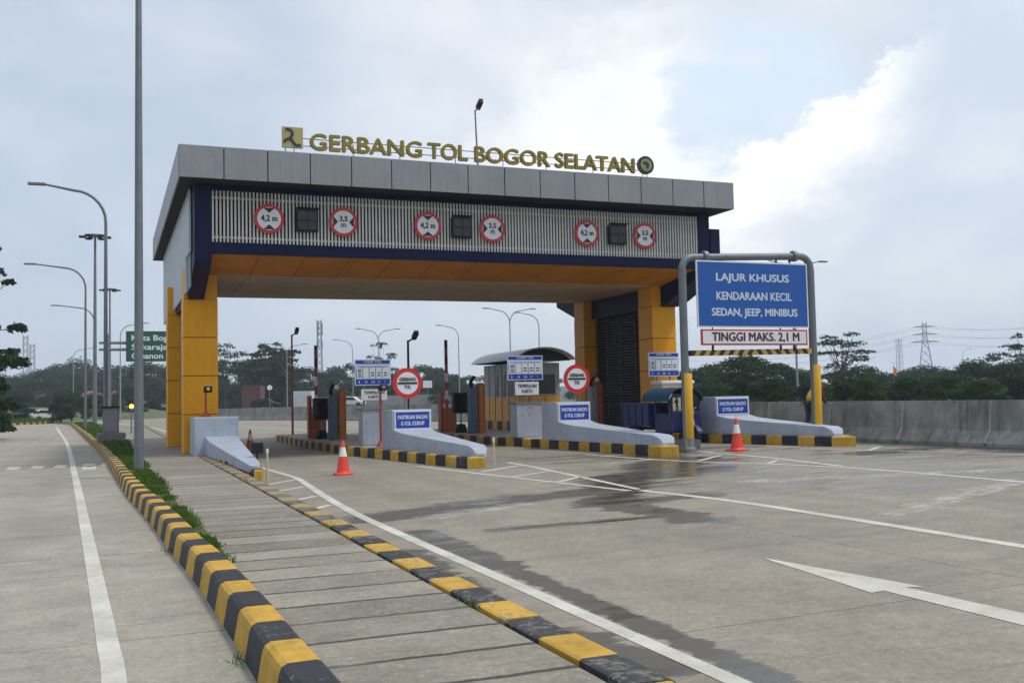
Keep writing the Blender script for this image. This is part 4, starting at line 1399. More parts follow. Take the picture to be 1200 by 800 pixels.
for i, (px, yt, dist, arms, lb) in enumerate(((141, 377, 122.5, [(1, 0)], 'distant one armed street lamp seen above the green direction sign'),
        (86, 407, 175, [(1, 0)], 'distant one armed street lamp left of the green sign above trees'),
        (413, 397, 157, [(-1, 0)], 'distant one armed street lamp left of the first tariff sign'),
        (443, 384, 133, [(-1, 0), (1, 0)], 'distant two armed street lamp above the first tariff sign'),
        (537, 380, 129, [(-1, 0)], 'distant one armed street lamp right of the middle raised boom arm'),
        (597, 360, 105.6, [(-1, 0), (1, 0)], 'two armed street lamp rising behind the booth roof'),
        (631, 365, 112.5, [(-1, 0)], 'one armed street lamp behind the booth, right of a two armed one'),
        (1128, 408, 265, [(1, 0)], 'distant one armed street lamp right of the large pylon'),
        (929, 303, 74.6, [(-1, 0), (1, 0)], 'two armed street lamp rising behind the blue lane board'),
        (1052, 424, 330, [(-1, 0)], 'tiny far street lamp near the small lattice mast'),
        (336, 402, 150, [(-1, 0), (1, 0)], 'distant two armed street lamp behind the rusty camera pole'))):
    p = sight(px, yt, dist)
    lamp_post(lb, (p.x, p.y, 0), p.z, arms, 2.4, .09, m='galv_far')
def mast(label, loc, h):
    t = thing('light_mast', label, 'light mast', loc, 0, 'high light masts')
    MB().tube([(0, 0, 0), (0, 0, h)], [.19, .10], 'galv', 12).build('pole', t, smooth=True)
    MB().lathe([(.2, h), (.9, h + .12), (.9, h + .2), (.2, h + .3)], (0, 0, 0), 'steel', 18).build('ring', t)
    for q in range(6):
        T = Matrix.Translation((0, 0, h + .05)) @ Matrix.Rotation(q * PI / 3, 4, 'Z')
        MB().box(.75, 1.35, -.2, .2, -.12, .06, 'dark', T).build('lamp_head', t)
mast('high mast with a ring of lamps between the left street lamps', (-1.1, 97.5, 0), 17)
mast('more distant high mast whose lamp ring shows beside the front lamp pole', (0.2, 141.9, 0), 17)
# green direction sign on a cantilever post
GP = (-.1, 88, 0)
gs = thing('direction_sign', 'green direction sign on a cantilever post beside the left orange column', 'direction sign', GP)
MB().tube([(0, 0, 0), (0, 0, 7.6)], [.24, .2], 'galv', 14).build('post', gs, smooth=True)
for z in (6.35, 6.9): MB().tube([(-.6, 0, z), (1.5, 0, z), (6.2, 0, z + .05)], [.1, .13, .08], 'galv', 10).build('arm', gs, smooth=True)
mb = MB()
mb.box(1.45, 6.25, -.20, -.14, 5.35, 7.85, 'greensign')
bd = mb.build('board', gs)
for tx, z, wd in (('Kota Bogor', 7.05, 3.5), ('Sukaraja', 6.3, 2.75), ('Cibanon', 5.58, 2.4)):
    mb = MB()
    writing(mb, tx, 1.9, 1.9 + wd, z - (.0 if tx == 'Cibanon' else .12), z + .48, -.205, .01, 'signwhite', .035)
    mb.build('lettering', bd)
t = thing('control_cabinet', 'dark grey control cabinet on a concrete base in the grass verge', 'cabinet', (.12, 45.0, .1))
MB().box(-.55, .55, -.5, .5, -.15, .52, 'cement').build('base', t, bevel=.04)
MB().box(-.33, .30, -.3, .3, .52, 1.55, 'steel').build('housing', t, bevel=.02)
mb = MB()
mb.box(-.27, .24, -.312, -.301, .58, 1.48, 'boothgrey')
mb.build('door', t)
MB().box(-.38, .35, -.35, .35, 1.55, 1.62, 'dark').build('lid', t)
p = sight(154, 476, 60)
t = thing('warning_beacon', 'small lit amber warning beacon on a short post beside the tall pole', 'beacon', (p.x, p.y, 0))
MB().tube([(0, 0, 0), (0, 0, p.z)], .04, 'steel', 8).build('post', t)
MB().lathe([(.05, -.10), (.15, -.09), (.16, -.04), (.16, .02)], (0, -.05, p.z), 'dark', 16, 'y').build('housing', t)
MB().lathe([(.04, -.15), (.11, -.13), (.125, -.095)], (0, -.05, p.z), 'beacon', 16, 'y').build('lens', t)

# lattice towers
def lattice(name, label, loc, h, wb, wt, r, n, cross=()):
    t = thing(name, label, 'tower', loc)
    mb = MB()
    def c(k_, z):
        wv = wb + (wt - wb) * min(z / (h * .8), 1)
        sx, sy = ((-1, -1), (1, -1), (1, 1), (-1, 1))[k_ % 4]
        return (sx * wv / 2, sy * wv / 2, z)
    zs = [h * (1 - (1 - i / n) ** 1.15) for i in range(n + 1)]
    for q in range(4):
        mb.tube([c(q, z) for z in zs], r, 'galv_far', 4)
        for z0, z1 in zip(zs[:-1], zs[1:]):
            mb.tube([c(q, z0), c(q + 1, z1)], r * .6, 'galv_far', 4, False)
            mb.tube([c(q + 1, z0), c(q, z1)], r * .6, 'galv_far', 4, False)
    mb.build('lattice_frame', t)
    if cross:
        mb = MB()
        for z, wd in cross:
            mb.tube([(-wd, 0, z), (0, 0, z + .9), (wd, 0, z)], r, 'galv_far', 4)
            mb.tube([(-wd, 0, z), (wd, 0, z)], r, 'galv_far', 4)
        mb.build('cross_arm', t)
    return t
p = sight(374, 375, 414)
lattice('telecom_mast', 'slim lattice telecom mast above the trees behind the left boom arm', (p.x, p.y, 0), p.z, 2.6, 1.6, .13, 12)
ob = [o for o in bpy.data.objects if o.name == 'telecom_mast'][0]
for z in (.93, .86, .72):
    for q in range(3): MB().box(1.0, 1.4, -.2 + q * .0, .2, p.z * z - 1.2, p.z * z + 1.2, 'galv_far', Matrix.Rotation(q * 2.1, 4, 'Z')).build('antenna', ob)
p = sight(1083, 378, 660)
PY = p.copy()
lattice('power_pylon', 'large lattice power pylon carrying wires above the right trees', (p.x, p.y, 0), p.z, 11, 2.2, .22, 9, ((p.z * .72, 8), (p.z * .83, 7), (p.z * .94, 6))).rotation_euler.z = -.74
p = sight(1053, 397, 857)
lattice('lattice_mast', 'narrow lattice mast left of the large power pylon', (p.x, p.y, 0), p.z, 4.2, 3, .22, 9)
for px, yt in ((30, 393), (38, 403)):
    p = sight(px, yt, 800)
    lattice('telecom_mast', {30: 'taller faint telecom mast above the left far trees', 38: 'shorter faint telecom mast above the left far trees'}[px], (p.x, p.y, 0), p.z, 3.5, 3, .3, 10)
ex = sight(760, 452, 900)
ey = sight(1500, 380, 480)
for i, z in enumerate((.72, .83, .94)):
    for s in (-1, 1):
        a = Vector((PY.x + s * 4 * .74, PY.y - s * 4 * .67, PY.z * z))
        pts = []
        for e, flip in ((Vector((ex.x, ex.y, 30 + i * 5)), 1), (Vector((ey.x, ey.y, PY.z * z + 3)), 0)):
            q = [a.lerp(e, j / 14) + Vector((0, 0, -9 * 4 * (j / 14) * (1 - j / 14))) for j in range(15)]
            pts = q[::-1][:-1] + [a] if flip else pts + q[1:]
        mb = MB()
        mb.tube(pts, .06, 'galv_far', 4)
        tag(mb.build('power_line'), 'thin power wire strung from the large pylon across the sky', 'power line', 'power wires on the pylon')

# ------------------------------------------------------------------ highway beyond the wall
a, b_ = sight(60, 468, 230), sight(620, 466, 190)
mb = MB()
dv = (b_ - a).normalized()
for i in range(40):
    p, q = a.lerp(b_, i / 40), a.lerp(b_, (i + 1) / 40)
    n = Vector((-dv.y, dv.x, 0)) * .2
    zt_ = 2.7
    mb.add([(p.x, p.y, -.1), (q.x, q.y, -.1), (q.x, q.y, zt_), (p.x, p.y, zt_), (p.x + n.x, p.y + n.y, -.1), (q.x + n.x, q.y + n.y, -.1), (q.x + n.x, q.y + n.y, zt_), (p.x + n.x, p.y + n.y, zt_)],
           [(0, 1, 2, 3), (7, 6, 5, 4), (3, 2, 6, 7)], 'concrete')
tag(mb.build('highway_wall'), 'far pale concrete wall along the highway below the trees', 'wall')
mb = MB()
a2, b2 = sight(180, 480, 140), sight(620, 480, 130)
a3, b3 = sight(150, 468, 226), sight(640, 466, 186)
mb.add([(a2.x, a2.y, -.03), (b2.x, b2.y, -.03), (b3.x, b3.y, -.03), (a3.x, a3.y, -.03)], [(0, 1, 2, 3)], 'asphalt')
tag(mb.build('highway'), kind='structure')
mb = MB()
rows_ = []
for px in range(-60, 231, 10):
    sh = min(1, (230 - px) / 60 + .05)
    rows_.append([(sight(px, 470, dd).x, sight(px, 470, dd).y, zz * sh - .05) for dd, zz in ((138, 0), (152, .5), (172, 1.6), (200, 1.9), (222, 1.7))])
for A, B in zip(rows_[:-1], rows_[1:]): mb.add(A + B, [(j, j + 1, j + 6, j + 5) for j in range(4)], 'grassland')
tag(mb.build('grass_bank', smooth=True), kind='structure')
def truck(name, label, cat, p, L, H, W, body, rz, cabm='truckwhite'):
    t = thing(name, label, cat, (p.x, p.y, 0), rz, 'traffic on the highway')
    mb = MB()
    mb.box(-L / 2, L / 2 - 1.9, -W / 2, W / 2, 1.0, H, body)
    for x in np.arange(-L / 2 + .5, L / 2 - 2, .7): mb.box(x, x + .08, -W / 2 - .03, W / 2 + .03, 1.0, H - .1, body)
    mb.build('cargo_body', t)
    mb = MB()
    mb.prism([(L / 2 - 1.8, .6), (L / 2, .6), (L / 2, 1.5), (L / 2 - .35, H * .72), (L / 2 - 1.8, H * .74)], -W / 2 + .05, W / 2 - .05, cabm, 'y')
    c = mb.build('cab', t, bevel=.05)
    MB().box(L / 2 - 1.5, L / 2 - .5, -W / 2 + .02, W / 2 - .02, 1.55, H * .68, 'glass').build('window', c)
    for x in (-L / 2 + 1.0, L / 2 - 1.0):
        for y in (-W / 2 + .1, W / 2 - .1):
            MB().lathe([(.5, -.14), (.5, .14)], (x, y, .5), 'tyre', 18, 'y').build('wheel', t)
    mb = MB()
    mb.box(-L / 2, L / 2, -W / 2 + .2, W / 2 - .2, .6, 1.0, 'dark')
    mb.build('chassis', t)
    return t
truck('box_truck', 'brown red cargo truck on the highway beside the left orange column', 'truck', sight(290, 470, 168), 5.0, 4.6, 2.4, 'truckred', -.45 + PI, 'dark')
truck('box_truck', 'white box truck on the highway behind the rusty camera pole', 'truck', sight(349, 470, 172), 5.2, 3.6, 2.2, 'truckwhite', -.45 + PI, 'dark')
def car(label, p, m, rz):
    t = thing('car', label, 'car', (p.x, p.y, 0), rz, 'traffic on the highway')
    mb = MB()
    mb.prism([(-2.1, .35), (2.1, .35), (2.15, .75), (1.3, .95), (.6, 1.5), (-1.2, 1.55), (-2.0, 1.05), (-2.15, .8)], -.85, .85, m, 'y')
    o = mb.build('body', t, bevel=.08)
    MB().prism([(1.05, 1.0), (.5, 1.42), (-1.1, 1.45), (-1.7, 1.05)], -.862, .862, 'glass', 'y').build('window', t)
    for x in (-1.3, 1.3):
        for y in (-.8, .8): MB().lathe([(.33, -.1), (.33, .1)], (x, y, .33), 'tyre', 18, 'y').build('wheel', t)
    return t
q = car('dark car on the highway just behind the brown red truck', sight(311, 470, 160), 'dark', -.45)
q.location.z = .9
q = car('white car on the highway left of the grey pedestal', sight(411, 470, 150), 'truckwhite', -.45)
q.location.z = .9
q = car('white car parked beyond the striped kerb at the far left', sight(57, 470, 150), 'truckwhite', .2)
mb = MB()
pa, pb = sight(296, 470, 150), sight(425, 470, 140)
MBK = Matrix.Translation((pa.lerp(pb, .5).x, pa.lerp(pb, .5).y, 0)) @ Matrix.Rotation(-.45, 4, 'Z')
mb.box(-16, 16, -3, 6, -.06, .88, 'asphalt', MBK)
tag(mb.build('highway_embankment'), kind='structure')
p = sight(501, 450, 140)
t = thing('roadside_board', 'small blank white board beyond the wall, right of the round toll sign', 'sign', (p.x, p.y, 0))
MB().box(-.65, .65, -.03, .03, p.z - .5, p.z + .5, 'signwhite').build('board', t)
MB().tube([(0, .06, 0), (0, .06, p.z)], .06, 'steel', 8).build('post', t)
p = sight(316, 454, 140)
t = thing('traffic_mirror', 'small round pale mirror on a pole behind the dark car', 'mirror', (p.x, p.y, 0))
MB().lathe([(.34, -.03), (.34, .03)], (0, 0, p.z), 'signwhite', 20, 'y').build('disc', t)
MB().tube([(0, .05, 0), (0, .05, p.z)], .05, 'steel', 8).build('post', t)
def house(label, p, wd, dp, h, rz):
    t = thing('house', label, 'house', (p.x, p.y, 0), rz)
    MB().box(-wd / 2, wd / 2, -dp / 2, dp / 2, 0, h, 'wallwhite').build('wall', t)
    mb = MB()
    mb.prism([(-wd / 2 - .5, h + .001), (wd / 2 + .5, h + .001), (0, h + wd * .28)], -dp / 2 - .4, dp / 2 + .4, 'tile', 'y')
    mb.build('roof', t)
    for x in (-wd * .25, wd * .2): MB().box(x - .5, x + .5, -dp / 2 - .02, -dp / 2 - .001, 1, 2.2, 'screen').build('window', t)
house('white house with tiled roof among the trees left of the sign post', sight(107, 460, 230), 5.5, 7, 3.6, .2)
house('low white house behind the grass at the far left', sight(52, 466, 260), 9, 6, 2.6, .1)
house('small white house with tiled roof under the green direction sign', sight(140, 458, 290), 7, 6, 4.0, .4)
p = sight(1047, 428, 95)
t = thing('flag', 'small orange pennant on a thin pole above the right wall', 'flag', (p.x, p.y, 0))
MB().tube([(0, 0, 0), (0, 0, p.z)], .03, 'steel', 6).build('pole', t)
MB().prism([(0, p.z - .1), (.35, p.z - .35), (.3, p.z - .95), (.02, p.z - .85)], -.015, .015, 'flagorange', 'y').build('cloth', t)

# ------------------------------------------------------------------ trees
def crown_mesh(name, blobs, n, size, seed, m='leaf', up=.35):
    rg = np.random.default_rng(seed)
    w_ = np.array([(a[3] * a[4] * a[5]) ** .62 for a in blobs])
    w_ = w_ / w_.sum()
    idx = rg.choice(len(blobs), n, p=w_)
    B = np.array(blobs)[idx]
    dr = rg.normal(size=(n, 3))
    dr /= np.linalg.norm(dr, axis=1)[:, None]
    dr[:, 2] = np.where(dr[:, 2] < -.35, -dr[:, 2] * .5, dr[:, 2])
    rad = rg.uniform(.25, 1.0, n) ** .45 * (1 + rg.normal(0, .07, n))
    C = B[:, :3] + dr * B[:, 3:6] * rad[:, None]
    nr = dr * .7 + rg.normal(0, .55, (n, 3)) + np.array([0, 0, up])
    nr /= np.linalg.norm(nr, axis=1)[:, None]
    t = np.cross(nr, rg.normal(size=(n, 3)))
    t /= np.linalg.norm(t, axis=1)[:, None]
    bt_ = np.cross(nr, t)
    s = size * rg.uniform(.55, 1.35, n)[:, None]
    a = C - t * s
    b_ = C - bt_ * s * .55 + nr * s * .16
    c = C + t * s
    d2 = C + bt_ * s * .55 + nr * s * .16
    V = np.stack([a, b_, c, d2], 1).reshape(-1, 3)
    F = [(4 * i, 4 * i + 1, 4 * i + 2, 4 * i + 3) for i in range(n)]
    me = bpy.data.meshes.new(name)
    me.from_pydata(V.tolist(), [], F)
    me.materials.append(MATS[m])
    return me
def random_blobs(seed, n, top=1.0, bottom=.2, spread=.5, br=(.16, .28), flat=.75):
    rg = random.Random(seed)
    out = []
    for i in range(n):
        z = bottom + (top - bottom) * (i + .5) / n * .88
        wide = spread * math.sin(PI * min(.15 + .85 * (z - bottom) / (top - bottom), .97)) ** .6
        a, r = rg.uniform(0, 2 * PI), wide * rg.uniform(.25, .72)
        k_ = rg.uniform(*br)
        out.append((r * math.cos(a), r * math.sin(a), z, k_, k_, k_ * flat))
    return out
def trunk_mesh(name, blobs, h0, r=.028, seed=0):
    mb = MB()
    rg = random.Random(seed)
    mb.tube([(0, 0, 0), (.01, 0, h0 * .5), (-.01, .01, h0), (0, 0, h0 * 1.5)], [r, r * .8, r * .65, r * .3], 'bark', 7)
    for bl in blobs:
        e = Vector(bl[:3])
        s = Vector((0, 0, min(h0 * rg.uniform(.7, 1.3), e.z)))
        mid = s.lerp(e, .5) + Vector((0, 0, -.02))
        mb.tube([s, mid, e], [r * .45, r * .3, r * .14], 'bark', 5)
    o = mb.build(name, smooth=True)
    me = o.data
    bpy.data.objects.remove(o)
    return me
KINDS = {}
def kind(key, blobs, n, size, seed, h0, m='leaf', r=.028, up=.35):
    KINDS[key] = (crown_mesh('crown', blobs, n, size, seed, m, up), trunk_mesh('trunk', blobs, h0, r, seed))
for i in range(4): kind(f'broad{i}', random_blobs(10 + i, 13, 1, .18, .52), 5200, .027, i, .22)
for i in range(3): kind(f'bush{i}', random_blobs(30 + i, 11, 1, .08, .55, (.2, .32)), 4200, .030, 20 + i, .1)
for i in range(2): kind(f'light{i}', random_blobs(50 + i, 12, 1, .12, .52), 4200, .030, 40 + i, .18, 'leaf_light')
def layered(seed, layers):
    rg = random.Random(seed)
    out = []
    for z, wd, n in layers:
        for i in range(n):
            a = 2 * PI * i / n + rg.uniform(-.5, .5)
            r = wd * rg.uniform(.25, .95)
            out.append((r * math.cos(a), r * math.sin(a), z + rg.uniform(-.06, .05), wd * rg.uniform(.22, .5), wd * rg.uniform(.22, .5), rg.uniform(.025, .065)))
    return out
kind('umbrella0', layered(3, ((.96, .26, 4), (.84, .42, 5), (.68, .46, 6), (.56, .36, 4))), 1500, .020, 61, .42, r=.016)
kind('umbrella1', layered(5, ((.95, .25, 4), (.82, .40, 5), (.66, .5, 6), (.5, .42, 4))), 1600, .020, 62, .4, r=.016)
kind('spreading', layered(8, ((.95, .22, 5), (.84, .40, 8), (.70, .50, 9), (.55, .54, 9))) + random_blobs(77, 16, .86, .10, .56, (.15, .26)), 11000, .022, 63, .2, r=.03)
def plant_tree(key, label, group, x, y, h, wd, name='tree', z=0, rz=None):
    t = thing(name, label, 'tree' if name == 'tree' else 'shrub', (x, y, z), random.uniform(0, 6.28) if rz is None else rz, group)
    cr, tr = KINDS[key]
    for nm, me in (('crown', cr), ('trunk', tr)):
        o = bpy.data.objects.new(nm, me)
        COL.objects.link(o)
        o.parent = t
    t.scale = (wd, wd, h)
    return t
def at_sky(key, label, group, px, yt, dist, wpx, name='tree'):
    p = sight(px, yt, dist)
    return plant_tree(key, label, group, p.x, p.y, p.z, wpx * dist / FPX, name)
rg = random.Random(4)
FARL = 'hazy dark green tree in the far treeline beyond the side road'
for px, yt, dist, wp in ((12, 440, 330, 60), (45, 433, 300, 62), (66, 428, 340, 56), (84, 434, 300, 60), (104, 424, 350, 58), (122, 431, 320, 50), (143, 430, 330, 56), (166, 424, 260, 62), (188, 428, 270, 60), (208, 438, 280, 56), (150, 442, 240, 50), (28, 446, 240, 52), (95, 444, 250, 54), (60, 448, 230, 50), (180, 446, 235, 48)):
    at_sky(f'broad{rg.randrange(4)}', FARL, 'far trees beyond the side road', px, yt, dist, wp)
at_sky('umbrella0', 'thin flat topped tree next to the left orange column', None, 264, 402, 190, 56)
at_sky('spreading', 'large spreading dark tree seen through the left lane above the trucks', None, 318, 401, 205, 74)
MID = 'dark green tree in the treeline seen through the gate'
for px, yt, dist, wp in ((252, 428, 230, 50), (284, 424, 230, 52), (350, 436, 240, 50), (372, 432, 240, 56), (394, 430, 250, 52), (414, 426, 260, 50), (432, 434, 250, 46), (456, 436, 240, 48), (480, 430, 250, 56), (502, 428, 260, 56), (522, 436, 240, 48), (546, 440, 250, 52), (572, 441, 250, 50), (604, 440, 250, 50), (640, 440, 250, 54), (680, 438, 240, 50), (240, 440, 240, 44), (330, 444, 220, 50), (440, 448, 210, 50), (510, 450, 210, 50)):
    at_sky(f'broad{rg.randrange(4)}', MID, 'treeline seen through the gate', px, yt, dist, wp)
at_sky('umbrella1', 'thin tall tree with two leaf clumps above the first tariff sign', None, 445, 403, 170, 40)
RT = 'leafy dark green tree standing in the row behind the right wall'
for px, yt, dist, wp in ((800, 436, 120, 66), (826, 428, 118, 70), (842, 424, 128, 70), (872, 417, 104, 92), (898, 421, 116, 74), (922, 428, 124, 70), (946, 434, 120, 64), (968, 436, 130, 64), (1008, 430, 140, 66), (1034, 438, 150, 60), (1060, 434, 170, 60), (1082, 430, 180, 60), (1104, 436, 150, 60), (1124, 432, 135, 64), (1148, 424, 118, 72), (1172, 424, 112, 74), (1194, 428, 118, 70), (1222, 426, 120, 74), (1250, 428, 120, 70), (780, 440, 120, 60)):
    at_sky(rg.choice(['broad0', 'broad1', 'broad2', 'broad3', 'broad1', 'bush0', 'bush1', 'light0', 'light1']), RT, 'trees behind the right wall', px, yt, dist, wp)
SH = 'low leafy green shrub filling the gap just behind the right wall'
for i in range(24):
    px = 795 + i * 19 + rg.uniform(-6, 6)
    at_sky(rg.choice(['bush0', 'bush1', 'bush2', 'light0', 'light1']), SH, 'shrubs behind the right wall', px, 448 + rg.uniform(-5, 5) - (px - 800) * .012, 78 + rg.uniform(-10, 14), 52, 'shrub')
MS = 'low green shrub below the treeline seen through the gate'
for i in range(20):
    px = 225 + i * 21 + rg.uniform(-6, 6)
    at_sky(rg.choice(['bush0', 'bush1', 'bush2', 'light0']), MS, 'shrubs below the gate treeline', px, 454 + rg.uniform(-5, 4) - (px - 225) * .01, 200 + rg.uniform(-8, 20), 46, 'shrub')
LS = 'rounded green shrub on the grass beyond the far striped kerb'
for px, yt, dist, wp in ((70, 464, 128, 30), (84, 460, 135, 34), (100, 463, 130, 28), (116, 462, 150, 34), (132, 466, 145, 30), (20, 462, 140, 40), (160, 466, 160, 30), (182, 468, 170, 30)):
    at_sky(rg.choice(['bush0', 'bush1', 'light1']), LS, 'shrubs beyond the far kerb', px, yt, dist, wp, 'shrub')
p = sight(985, 390, 140)
plant_tree('umbrella0', 'flat topped dark tree behind the wall, right of the gantry', None, p.x, p.y, p.z, 10.5)
p = sight(1200, 391, 120)
plant_tree('umbrella1', 'flat topped dark tree cut by the right edge above the wall', None, p.x, p.y, p.z, 7)
# the near tree at the left edge: layered branches, denser below
blobs = []
rq = random.Random(12)
for i in range(72):
    z = 4.2 + 6.6 * (i / 72) + rq.uniform(-.3, .3)
    r, a = rq.uniform(.3, 1.0) * (3.3 - (z - 4) * .19), rq.uniform(0, 6.28)
    k_ = rq.uniform(.22, .60)
    blobs.append((r * math.cos(a), r * math.sin(a), z, k_ * rq.uniform(.8, 1.5), k_ * rq.uniform(.8, 1.5), k_ * rq.uniform(.3, .8)))
for i in range(34):
    z = rq.uniform(.5, 4.2)
    r, a = rq.uniform(.2, 1.0) * 3.4, rq.uniform(0, 6.28)
    k_ = rq.uniform(.5, 1.0)
    blobs.append((r * math.cos(a), r * math.sin(a), z, k_ * 1.2, k_ * 1.2, k_ * rq.uniform(.5, .9)))
p = sight(-44, 478, 62)
t = thing('tree', 'large layered dark tree cut by the left edge of the photo', 'tree', (p.x, p.y, 0))
for nm, me in (('crown', crown_mesh('crown', blobs, 14000, .17, 99, 'leaf')), ('trunk', trunk_mesh('trunk', blobs, 5.5, .11, 3))):
    o = bpy.data.objects.new(nm, me)
    COL.objects.link(o)
    o.parent = t
# distant wooded hills
mb = MB()
rh = np.random.default_rng(2)
ph = rh.uniform(0, 6.28, 6)
prev = None
for i in range(121):
    a = RAD(-60 + i * 1.4)
    hz_ = 12 + 5 * math.sin(a * 5 + ph[0]) + 3 * math.sin(a * 13 + ph[1]) + 1.6 * math.sin(a * 37 + ph[2]) + 1.0 * math.sin(a * 83 + ph[3]) + .8 * math.sin(a * 171 + ph[4])
    s, c = math.sin(a), math.cos(a)
    cur = [(900 * s, 900 * c, -.5), (940 * s, 940 * c, hz_ * .7), (985 * s, 985 * c, hz_), (1080 * s, 1080 * c, hz_ * .6), (1150 * s, 1150 * c, -.5)]
    if prev: mb.add(prev + cur, [(j, j + 1, j + 6, j + 5) for j in range(4)], 'hillgreen')
    prev = cur
tag(mb.build('hills', smooth=True), kind='structure')

# ------------------------------------------------------------------ verge grass
rgn = np.random.default_rng(5)
def verge(n, y0, y1, hmin, hmax, wd, power):
    V, F = [], []
    ky = np.array([q[1] for q in KO])
    kx = np.array([q[0] for q in KO])
    gy = np.array([9.6, 10.4, 13, 16.7, 20, 27, 45, 60, 105])
    gr = np.array([1.06, 1.08, 1.05, .98, .95, .90, .75, .2, -1.5])
    for i in range(n):
        y = y0 + (y1 - y0) * rgn.uniform() ** power
        xl_ = np.interp(y, ky, kx) + .27
        xr_ = np.interp(y, gy, gr) + rgn.normal(0, .045)
        if xr_ <= xl_: xr_ = xl_ + .02
        x = xl_ + (xr_ - xl_) * rgn.uniform()
        pn = math.sin(x * 9 + y * 2.1) + math.sin(y * 3.3 - x * 5) + math.sin(y * .9 + 1.3)
        if pn < -.6 and rgn.uniform() < .8: continue
        h = rgn.uniform(hmin, hmax) * (.6 + .35 * max(pn, -.6) / 1.5 + .3)
        a = rgn.uniform(0, 6.28)
        ca, sa = math.cos(a) * wd, math.sin(a) * wd
        l = rgn.uniform(.3, 1.0) * h
        b2 = rgn.uniform(0, 6.28)
        lx, ly = math.cos(b2) * l, math.sin(b2) * l
        o = len(V)
        V += [(x - ca, y - sa, .19), (x + ca, y + sa, .19), (x + lx * .4 + ca * .7, y + ly * .4 + sa * .7, .2 + h * .7), (x + lx, y + ly, .2 + h)]
        F += [(o, o + 1, o + 2), (o, o + 2, o + 3)]
    return V, F
V, F = [], []
for args in ((15000, 9.9, 22, .010, .042, .006, 1.0), (15000, 18, 48, .025, .085, .012, 1.2), (9000, 40, 104, .06, .17, .03, 1.0)):
    v, f = verge(*args)
    o = len(V)
    V += v
    F += [tuple(a + o for a in q) for q in f]
me = bpy.data.meshes.new('grass')
me.from_pydata(V, [], F)
me.materials.append(MATS['blade'])
o = bpy.data.objects.new('grass', me)
COL.objects.link(o)
tag(o, 'short green grass growing along the striped kerb', 'grass', kind='stuff')
mb = MB()
ky = [10.2, 13, 16.7, 22, 27, 45, 60, 104]
for y0, y1 in zip(ky[:-1], ky[1:]):
    f0 = lambda y: float(np.interp(y, [q[1] for q in KO], [q[0] for q in KO])) + .24
    f1 = lambda y: float(np.interp(y, [9.6, 10.4, 13, 16.7, 20, 27, 45, 60, 105], [1.07, 1.1, 1.08, .97, .93, .87, .7, .15, -1.5]))
    mb.add([(f0(y0), y0, .206), (max(f1(y0), f0(y0) + .01), y0, .206), (max(f1(y1), f0(y1) + .01), y1, .206), (f0(y1), y1, .206)], [(0, 1, 2, 3)], 'grassland')
tag(mb.build('grass_verge'), kind='structure')
# tall grass beyond the far kerb and a few weeds at the kerb joints
V, F = [], []
for i in range(16000):
    y = rgn.uniform(113, 150)
    x = rgn.uniform(-34, 2)
    if x > -11 and y < 113 + (x + 11) * 3.4: continue
    if x > -9 + (150 - y) * .2: continue
    h = rgn.uniform(.25, .7)
    a = rgn.uniform(0, 6.28)
    ca, sa = math.cos(a) * .07, math.sin(a) * .07
    o = len(V)
    V += [(x - ca, y - sa, -.05), (x + ca, y + sa, -.05), (x + rgn.normal(0, .12), y + rgn.normal(0, .12), h)]
    F += [(o, o + 1, o + 2)]
me = bpy.data.meshes.new('grass')
me.from_pydata(V, [], F)
me.materials.append(MATS['blade'])
o = bpy.data.objects.new('grass', me)
COL.objects.link(o)
tag(o, 'rough grass beyond the far striped kerb at the road end', 'grass', kind='stuff')
V, F = [], []
for cx, cy, cz in ((2.47, 22.0, .2), (2.5, 20.3, .2), (2.49, 12.2, .2), (2.46, 7.0, .2), (2.9, 22.1, .0), (.82, 6.9, 0), (.66, 12.4, 0)):
    for i in range(26):
        x, y = cx + rgn.normal(0, .035), cy + rgn.normal(0, .10)
        h = rgn.uniform(.02, .07)
        a = rgn.uniform(0, 6.28)
        o = len(V)
        V += [(x - .006 * math.cos(a), y - .006 * math.sin(a), cz), (x + .006 * math.cos(a), y + .006 * math.sin(a), cz), (x + rgn.normal(0, .03), y + rgn.normal(0, .03), cz + h)]
        F += [(o, o + 1, o + 2)]
me = bpy.data.meshes.new('weeds')
me.from_pydata(V, [], F)
me.materials.append(MATS['blade'])
o = bpy.data.objects.new('weeds', me)
COL.objects.link(o)
tag(o, 'tiny green weeds sprouting from the kerb joints', 'weeds', kind='stuff')

# ------------------------------------------------------------------ road worker behind the right gantry post
def skin_body(name, joints, edges, m, parent=None, sub=2):
    me = bpy.data.meshes.new(name)
    me.from_pydata([j[:3] for j in joints], edges, [])
    o = bpy.data.objects.new(name, me)
    COL.objects.link(o)
    sk = o.modifiers.new('skin', 'SKIN')
    for v, j in zip(me.skin_vertices[0].data, joints):
        v.radius = (j[3], j[4] if len(j) > 4 else j[3])
    me.skin_vertices[0].data[0].use_root = True
    sb = o.modifiers.new('sub', 'SUBSURF')
    sb.levels = sb.render_levels = sub
    dg = bpy.context.evaluated_depsgraph_get()
    m2 = bpy.data.meshes.new_from_object(o.evaluated_get(dg))
    bpy.data.objects.remove(o)
    m2.materials.clear()
    m2.materials.append(MATS[m])
    m2.polygons.foreach_set('material_index', [0] * len(m2.polygons))
    m2.polygons.foreach_set('use_smooth', [True] * len(m2.polygons))
    o = bpy.data.objects.new(name, m2)
    COL.objects.link(o)
    if parent: o.parent = parent
    return o
PW = (19.30, 24.35, gz_(19.3) + IH)
per = thing('person', 'road worker in yellow vest and white cap bending forward behind the gantry post', 'person', PW, 0)
